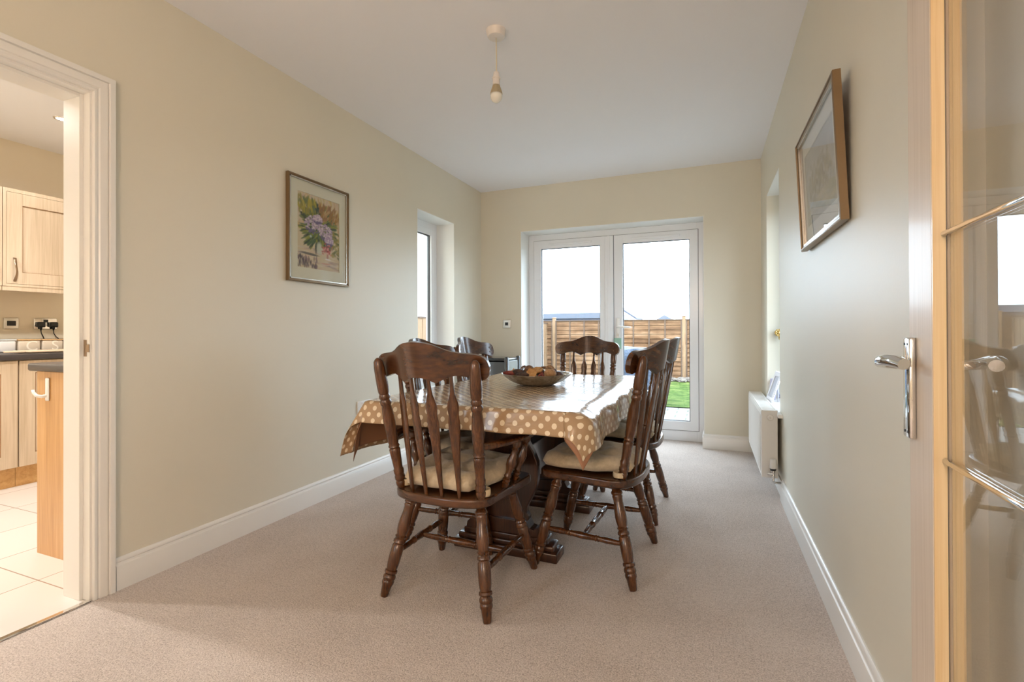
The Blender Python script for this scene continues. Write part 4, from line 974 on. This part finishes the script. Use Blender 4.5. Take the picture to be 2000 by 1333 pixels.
base_unit(2.331, 2.829, 'oak base cabinet farthest along the kitchen wall', 2.79)
tag(MB().box((KX+.002, .830, .872), (-4.37, 3.0, .912), .008, 3).build('worktop', 'worktop_dark', smooth=True), 'long dark worktop over the oak base cabinets with canisters on it', 'worktop')
tag(MB().box((KX, .830, .9125), (KX+.020, 3.0, 1.012), .002).build('worktop_upstand', 'worktop_dark'), 'dark upstand along the wall behind the canisters', 'upstand')
def wall_unit(y0, y1, label, hy):
    loc = (KX+.15, (y0+y1)/2, 1.37); r = empty('wall_cabinet', loc, 0, label, 'cabinet', 'oak wall cabinets in the kitchen'); o = Vector(loc); xf = -4.65
    b = MB(); b.box((KX+.001, y0+.0005, 1.395), (xf-.022, y1-.0005, 2.10)); bmesh.ops.translate(b.bm, verts=b.bm.verts, vec=-o); b.build('carcass', 'light_oak', r)
    b = MB(); f = .020
    b.box((xf-.021, y0, 1.395), (xf-.001, y0+f, 2.10)); b.box((xf-.021, y1-f, 1.395), (xf-.001, y1, 2.10)); b.box((xf-.021, y0+f, 2.075), (xf-.001, y1-f, 2.10)); b.box((xf-.021, y0+f, 1.395), (xf-.001, y1-f, 1.412))
    bmesh.ops.translate(b.bm, verts=b.bm.verts, vec=-o); b.build('face_frame', 'light_oak', r)
    b = MB(); b.box((xf-.03, y0, 1.362), (xf-.004, y1, 1.395), .002); bmesh.ops.translate(b.bm, verts=b.bm.verts, vec=-o); b.build('pelmet', 'light_oak', r)
    b = MB(); b.box((xf-.0205, y0+f, 1.412), (xf-.010, y1-f, 2.075)); bmesh.ops.translate(b.bm, verts=b.bm.verts, vec=-o); b.build('shadow_gap', 'light_oak_groove', r)
    door_front(r, xf, y0+f+.002, y1-f-.002, 1.414, 2.073, loc, hy, (1.435, 1.60))
wall_unit(1.852, 2.330, 'oak wall cabinet with framed door and bronze handle, nearest the doorway', 1.915)
wall_unit(1.370, 1.848, 'oak wall cabinet cut off by the left edge of the photo', 1.79)
# peninsula beside the doorway
r = empty('peninsula_unit', (-2.70, 1.90, 0), 0, 'golden oak peninsula with plain end panel just inside the kitchen doorway', 'cabinet'); o = Vector((-2.70, 1.90, 0))
b = MB(); b.box((-3.0, 1.318, 0), (XL-.155, 1.338, .872), .001); bmesh.ops.translate(b.bm, verts=b.bm.verts, vec=-o); b.build('end_panel', 'panel_oak', r)
b = MB(); b.box((-2.985, 1.338, .12), (XL-.155, 2.6, .872)); bmesh.ops.translate(b.bm, verts=b.bm.verts, vec=-o); b.build('carcass', 'light_oak', r)
b = MB(); b.box((-2.94, 1.338, 0), (-2.92, 2.6, .12)); bmesh.ops.translate(b.bm, verts=b.bm.verts, vec=-o); b.build('plinth', 'golden_oak', r)
b = MB(); b.tube([(-2.990, 1.36, .79), (-3.02, 1.36, .785), (-3.02, 1.36, .66), (-2.990, 1.36, .655)], .006, 8); bmesh.ops.translate(b.bm, verts=b.bm.verts, vec=-o); b.build('handle', 'bronze_handle', r, smooth=True)
tag(MB().box((-3.037, 1.296, .874), (XL-.153, 2.62, .912), .010, 3).build('worktop', 'worktop_dark', smooth=True), 'short dark worktop with rounded corner on top of the peninsula', 'worktop')
r = empty('adhesive_hook', (-2.905, 1.318, .735), 0, 'white plastic hook stuck on the oak end panel', 'hook')
MB().box((-.014, -.007, 0), (.014, 0, .108), .006, 3).build('hook_plate', 'white_plastic', r, smooth=True)
MB().tube([(-.004, -.006, .024), (-.006, -.022, .022), (-.022, -.034, .026), (-.038, -.038, .040), (-.044, -.038, .052)], [.008, .0075, .007, .0065, .006], 10).build('hook_arm', 'white_plastic', r, smooth=True)
# canisters
def letter(ch, parent, loc, size, m_):
    cu = bpy.data.curves.new('letter', 'FONT'); cu.body = ch; cu.size = size; cu.extrude = .0006; cu.align_x = 'CENTER'; cu.align_y = 'CENTER'
    to = bpy.data.objects.new('tmp_text', cu); COL.objects.link(to); dg = bpy.context.evaluated_depsgraph_get(); me = bpy.data.meshes.new_from_object(to.evaluated_get(dg)); bpy.data.objects.remove(to)
    o_ = bpy.data.objects.new('letter', me); COL.objects.link(o_); me.materials.clear(); me.materials.append(MATS[m_]); o_.parent = parent; o_.matrix_local = Matrix.Translation(loc) @ Matrix.Rotation(R(90), 4, 'Z') @ Matrix.Rotation(R(90), 4, 'X')
    return o_
mat('canister_cream', (0.60, 0.52, 0.42), .35); mat('canister_letter', (0.82, 0.76, 0.66), .4); mat('canister_lid', (0.62, 0.40, 0.20), .4); mat('tea_towel_white', (.7, .69, .68), .5)
def canister(y, ch, label, m_='canister_cream'):
    r = empty('storage_canister', (-4.83, y, .9125), 0, label, 'canister', 'storage canisters on the kitchen worktop')
    b = MB(); b.box((-.055, -.066, 0), (.055, .066, .088), .012, 3); b.build('tub', m_, r, smooth=True)
    MB().box((-.057, -.068, .088), (.057, .068, .098), .004).build('lid', 'canister_lid' if ch else m_, r)
    if ch: letter(ch, r, (.0553, .012, .044), .105, 'canister_letter')
canister(2.055, 'C', 'cream storage canister marked with a large C beside the S canister'); canister(2.197, 'S', 'cream storage canister marked with a large S, nearest the doorway'); canister(1.912, '', 'plain white canister at the left edge, next to the C canister', 'tea_towel_white')
r = empty('chopping_board', (-4.60, 2.15, .9125), 0, 'pale wooden paddle board lying in front of the canisters', 'chopping board')
MB().box((-.11, -.22, .004), (.11, .42, .018), .005, 3).build('board', 'board_wood', r, smooth=True)
MB().prism([(-.22, -.03), (-.30, -.022), (-.325, -.010), (-.325, .010), (-.30, .022), (-.22, .03)], lambda u, v, s: Vector((v+.03, u+.0, .004 if s == 0 else .018))).build('paddle_handle', 'board_wood', r, bevel=.004)
plate('fused_spur', 'small chrome spur switch with black rocker on the kitchen wall', Matrix.Translation((KX, 2.042, 1.133)) @ WL, .087, .087, 'brushed_steel', [('rocker', (-.026, -.019, .026, .019), 'black_plastic')], 'wall switch')
sk = plate('double_socket', 'chrome double socket on the kitchen wall with two black plugs', Matrix.Translation((KX, 2.252, 1.133)) @ WL, .148, .087, 'chrome', [('rocker', (-.014, .010, .015, .034), 'black_plastic')])
def plug(y, label, pts):
    r = empty('plug', (KX+.008, y, 1.125), 0, label, 'plug', 'black plugs in the kitchen socket')
    MB().box((0, -.026, -.022), (.034, .026, .022), .009, 3).build('plug_body', 'black_plastic', r, smooth=True)
    MB().lathe((.016, 0, -.018), (.016, 0, -.045), [(0, .010), (.4, .009), (1, .005)], 12).build('cord_grip', 'black_plastic', r, smooth=True)
    MB().tube(pts, .0035, 8).build('cable', 'black_plastic', r, smooth=True)
plug(2.214, 'left black plug with its cable dropping behind the canisters', [(.016, 0, -.04), (.017, .003, -.07), (.018, .015, -.10), (.018, .022, -.125)])
plug(2.296, 'right black plug with its cable trailing towards the doorway', [(.016, 0, -.04), (.018, .0, -.07), (.022, .015, -.10), (.03, .05, -.135), (.035, .09, -.155), (.035, .14, -.162), (.035, .25, -.165)])
# downlights: real fittings that light the kitchen
def downlight(x, y, power, label):
    r = empty('downlight', (x, y, H), 0, label, 'downlight', 'recessed kitchen downlights')
    b = MB(); b.lathe((0, 0, 0), (0, 0, -.006), [(0, .045), (.6, .043), (1, .034)], 24, cap=False); b.lathe((0, 0, -.006), (0, 0, -.001), [(0, .034), (1, .030)], 24, cap=False); b.build('bezel', 'chrome', r, smooth=40)
    MB().lathe((0, 0, -.001), (0, 0, -.004), [(0, .030), (.5, .029), (1, .022)], 20).build('lens', 'lamp_lens', r)
    l_ = bpy.data.lights.new('downlight_lamp', 'SPOT'); l_.energy = power; l_.spot_size = R(150); l_.spot_blend = .6; l_.color = (1.0, .965, .92); l_.shadow_soft_size = .05
    lo = bpy.data.objects.new('downlight_lamp', l_); COL.objects.link(lo); lo.parent = r; lo.location = (0, 0, -.02)
mat('lamp_lens', (1, 1, 1), .4, emit=(1, .93, .82), estr=18)
downlight(-4.173, 1.965, 19, 'lit recessed downlight in the kitchen ceiling beside the door frame')
downlight(-3.35, 1.12, 92, 'lit recessed downlight in the kitchen ceiling nearer the doorway')
downlight(-4.0, 0.60, 90, 'lit recessed downlight in the kitchen ceiling, left and nearer the viewer')
# unseen standing lamp added behind the camera for warm fill light
r = empty('fill_floor_lamp', (.05, -1.95, 0), 0, 'added brass lamp with glowing cream shade, unseen warm fill behind the viewer', 'floor lamp')
mat('lamp_shade_cream', (.9, .86, .76), .7, emit=(1, .72, .45), estr=1.6)
MB().lathe((0, 0, 0), (0, 0, .03), [(0, .14), (.6, .14), (1, .05)], 32).build('base', 'brass', r, smooth=40)
MB().cyl((0, 0, .02), (0, 0, 1.42), .011).build('pole', 'brass', r, smooth=40)
MB().lathe((0, 0, 1.38), (0, 0, 1.62), [(0, .20), (.5, .165), (1, .13)], 40, cap=False).build('lamp_shade', 'lamp_shade_cream', r, smooth=True)
l_ = bpy.data.lights.new('warm_fill_bulb', 'POINT'); l_.energy = 62; l_.color = (1.0, .76, .60); l_.shadow_soft_size = .09
lo = bpy.data.objects.new('warm_fill_bulb', l_); COL.objects.link(lo); lo.parent = r; lo.location = (0, 0, 1.70)

# ================================================================== GARDEN
def gz(y): return -.12-.0148*(y-4.9)
def ground(name, y0, y1, x0, x1, m_, dz=0):
    b = MB(); a = gz(y0)+dz; c = gz(y1)+dz
    b.bm.faces.new([b.bm.verts.new(v) for v in ((x0, y0, a), (x1, y0, a), (x1, y1, c), (x0, y1, c))])
    lo_ = [b.bm.verts.new(v) for v in ((x0, y0, a-.1), (x1, y0, a-.1), (x1, y1, c-.1), (x0, y1, c-.1))]; b.bm.faces.new(lo_[::-1])
    return b.build(name, m_)
struct(ground('floor', 5.03, 8.2, -4.6, 4.0, 'patio_paving'))
tag(ground('lawn', 8.2, 14.3, -4.6, 4.0, 'grass', .012), 'green lawn stretching from the patio to the fence', 'lawn', kind='stuff')
def fence_panel(y, x0, w, ztop, label, group, rot=False, M=None):
    zb = ztop-1.68; r = empty('larch_fence', (0, 0, 0), 0, label, 'fence panel', group); r.matrix_world = M
    b = MB(); nb = 13; hh = (ztop-zb-.02)/nb; rg = random.Random(int(x0*100))
    for i in range(nb):
        z = zb+i*hh; j = rg.uniform(-.006, .006)
        b.prism([(0, z), (0, z+hh+.018), (.008, z+hh+.018), (.034, z+j)], lambda u, v, s: Vector((0 if s == 0 else w, -u, v)))
    b.build('board', 'fence_larch', r)
    b = MB(); n_ = 5
    for i in range(n_): x = .02+i*(w-.04)/(n_-1); b.box((x-.018, -.045, zb), (x+.018, -.018, ztop-.01))
    b.build('batten', 'fence_grey_brown', r)
    MB().box((0, -.055, ztop-.012), (w, .01, ztop+.012)).build('capping', 'fence_grey_brown', r)
def fence_post(M, ztop, label, group):
    r = empty('fence_post', (0, 0, 0), 0, label, 'fence post', group); r.matrix_world = M
    MB().box((-.045, -.05, ztop-1.9), (.045, .05, ztop), .005).build('post', 'fence_post_wood', r); MB().box((-.055, -.06, ztop-.001), (.055, .06, ztop+.025), .008).build('post_cap', 'fence_post_wood', r)
FY = 14.35; pts_x = [-8.2, -6.27, -4.34, -2.50, -.62, 1.30]
names = ['far fence panel seen through the left edge of the left door leaf', '', '', '', '', '']
PX = [-4.36, -2.53, -.62, 1.29, 3.2]
PL = ['fence post left in the view through the left door leaf', 'fence post hidden behind the meeting stiles of the doors', 'tall fence post at the right of the view through the right leaf', 'fence post off to the right behind the wall']
# posts at x = -4.40, -2.52, -0.63
xs_ = [-6.28, -4.40, -2.52, -.64, 1.24]
pl = ['fence post at the far left garden corner', 'fence post left of centre in the view through the left door leaf', 'fence post standing behind the meeting stiles of the doors', 'tall fence post at the right of the view through the right leaf', 'fence post beyond the right edge of the doors']
fl = ['overlap fence panel left of the left-hand post', 'overlap fence panel between the left post and the door stiles', 'overlap fence panel filling most of the right door leaf', 'overlap fence panel right of the tall right post']
for i, x in enumerate(xs_):
    fence_post(Matrix.Translation((x, FY, 0)), 1.46, pl[i], 'posts of the far fence')
    if i < 4: fence_panel(FY, x, 1.79, 1.38, fl[i], 'panels of the far fence', M=Matrix.Translation((x+.045, FY, 0)))
SX = -4.62
Ms = Matrix.Translation((SX, 5.2, 0)) @ Matrix.Rotation(R(90), 4, 'Z')
for i in range(5):
    y = 5.2+i*1.84
    r = empty('board_fence', (SX, y, 0), 0, ['close board side fence panel nearest the house', 'close board side fence panel second from the house, seen through the side window', 'close board side fence panel in the middle of the side boundary', 'close board side fence panel second from the far corner', 'close board side fence panel at the far corner'][i], 'fence panel', 'panels of the side fence')
    b = MB(); 
    for k_ in range(15): b.box((-.02-(k_ % 2)*.008, k_*.119, gz(y)-.05), (.0-(k_ % 2)*.008, k_*.119+.128, 1.30))
    b.build('board', 'fence_larch2', r) if False else b.build('board', 'fence_post_wood', r)
    MB().box((-.04, 0, 1.30), (.012, 1.80, 1.325)).build('capping', 'fence_grey_brown', r)
# covered garden furniture
r = empty('covered_garden_table', (-1.25, 8.6, gz(8.6)+.012), R(0), 'garden furniture under a blue-grey weather cover on the lawn', 'garden cover')
b = MB(); N = 16; g = []
for i in range(N+1):
    row = []
    for j in range(N+1):
        u = -1+2*i/N; v_ = -1+2*j/N; e = max(abs(u), abs(v_)); 
        if e <= .72: x, y, z = u*.62, v_*.62, .90+.05*math.cos(u*2)*math.cos(v_*2)-.02*math.sin(6*u)*math.cos(4*v_)
        else:
            t = (e-.72)/.28; sc_ = .72/e; x = u*sc_*(.62-.10*t); y = v_*sc_*(.62+.08*t); z = (.88)*(1-t)+.015; x += .02*math.sin(9*v_)*t; y += .02*math.sin(9*u)*t
        row.append(b.bm.verts.new((x, y, z)))
    g.append(row)
for i in range(N):
    for j in range(N): b.bm.faces.new((g[i][j], g[i+1][j], g[i+1][j+1], g[i][j+1]))
b.build('cover', 'tarpaulin', r, smooth=True)
MB().tube([(-.53, -.68, .28), (.53, -.68, .28), (.53, .68, .28), (-.53, .68, .28), (-.53, -.68, .28)], .008, 6).build('tie_cord', 'white_plastic', r)
# stones along the fence
rg = random.Random(11)
SL = ['flat buff rockery stone', 'rounded grey-brown rockery stone', 'small tan rockery stone', 'wedge-shaped rockery stone']
for i in range(22):
    x = -1.25+i*.045+rg.uniform(-.04, .04); y = 13.1+rg.uniform(-.5, .8)*(1 if i % 2 else .4); s = rg.uniform(.05, .11)
    z_ = gz(y)+.012
    o_ = MB().ico((0, 0, 0), s, 3, (1.3, 1, .55), .10).build('rockery_stone', 'garden_stone', loc=(x, y, z_+s*.35))
    tag(o_, 'rough buff rockery stone in the low pile at the lawn end by the right post', 'stone', 'rockery stones at the end of the lawn')
# dry shrub behind the post
b = MB()
for i in range(160):
    a = rg.uniform(0, 2*PI); q = rg.uniform(.02, .28); z = rg.uniform(.02, .75); c = Vector((q*math.cos(a)*(1-.4*z), q*math.sin(a)*(1-.4*z), z)); b.ico(c, rg.uniform(.018, .034), 1, (1, 1, .5))
for i in range(14):
    a = 2*PI*i/14; b.tube([(0, 0, 0), (.08*math.cos(a), .08*math.sin(a), .35), (.2*math.cos(a), .2*math.sin(a), .7)], .006, 5)
tag(b.build('dry_shrub', 'dry_leaf', loc=(-.10, 13.4, gz(13.4))), 'sparse pinkish brown shrub at the far right of the garden', 'shrub')
# neighbour's flat roofed garage and roofs beyond
r = empty('neighbour_garage', (-5.6, 17.5, -.4), 0, 'low garage with grey flat roof and blue-grey fascia behind the fence', 'building')
MB().box((-4, 0, 0), (2.25, 3.5, 1.95)).build('garage_wall', 'garage_wall', r); MB().box((-4.15, -.15, 1.93), (2.4, 3.6, 2.13), .01).build('fascia', 'roof_fascia', r); 
MB().box((-4.0, -.06, 1.72), (2.25, 0, 1.93)).build('eaves_board', 'slate_roof', r)
r = empty('neighbour_shed', (-3.75, 22.0, -.4), 0, 'dark pitched shed roof showing above the fence beside the door handle', 'building')
MB().box((-.7, 0, 0), (.7, 2, 1.98)).build('shed_wall', 'garage_wall', r)
MB().prism([(-.8, 1.97), (0, 2.50), (.8, 1.97), (.8, 2.05), (0, 2.58), (-.8, 2.05)], lambda u, v, s: Vector((u, -.1 if s == 0 else 2.1, v))).build('pitched_roof', 'slate_roof', r)
r = empty('distant_house', (-3.4, 42, -.6), 0, 'pale distant roof just visible above the fence', 'building')
MB().box((-2.2, 0, 0), (2.2, 4, 1.6)).build('house_wall', 'house_brick', r); MB().prism([(-2.5, 1.5), (0, 3.0), (2.5, 1.5)], lambda u, v, s: Vector((u, -.2 if s == 0 else 4.2, v))).build('house_roof', 'roof_fascia', r)
# distant ground so no sky shows below the horizon
b = MB(); b.bm.faces.new([b.bm.verts.new(v) for v in ((-60, -40, -.8), (60, -40, -.8), (60, 120, -.8), (-60, 120, -.8))]); tag(b.build('far_ground', 'bare_ground'), 'open ground around the houses beyond the fence', 'ground', kind='stuff')
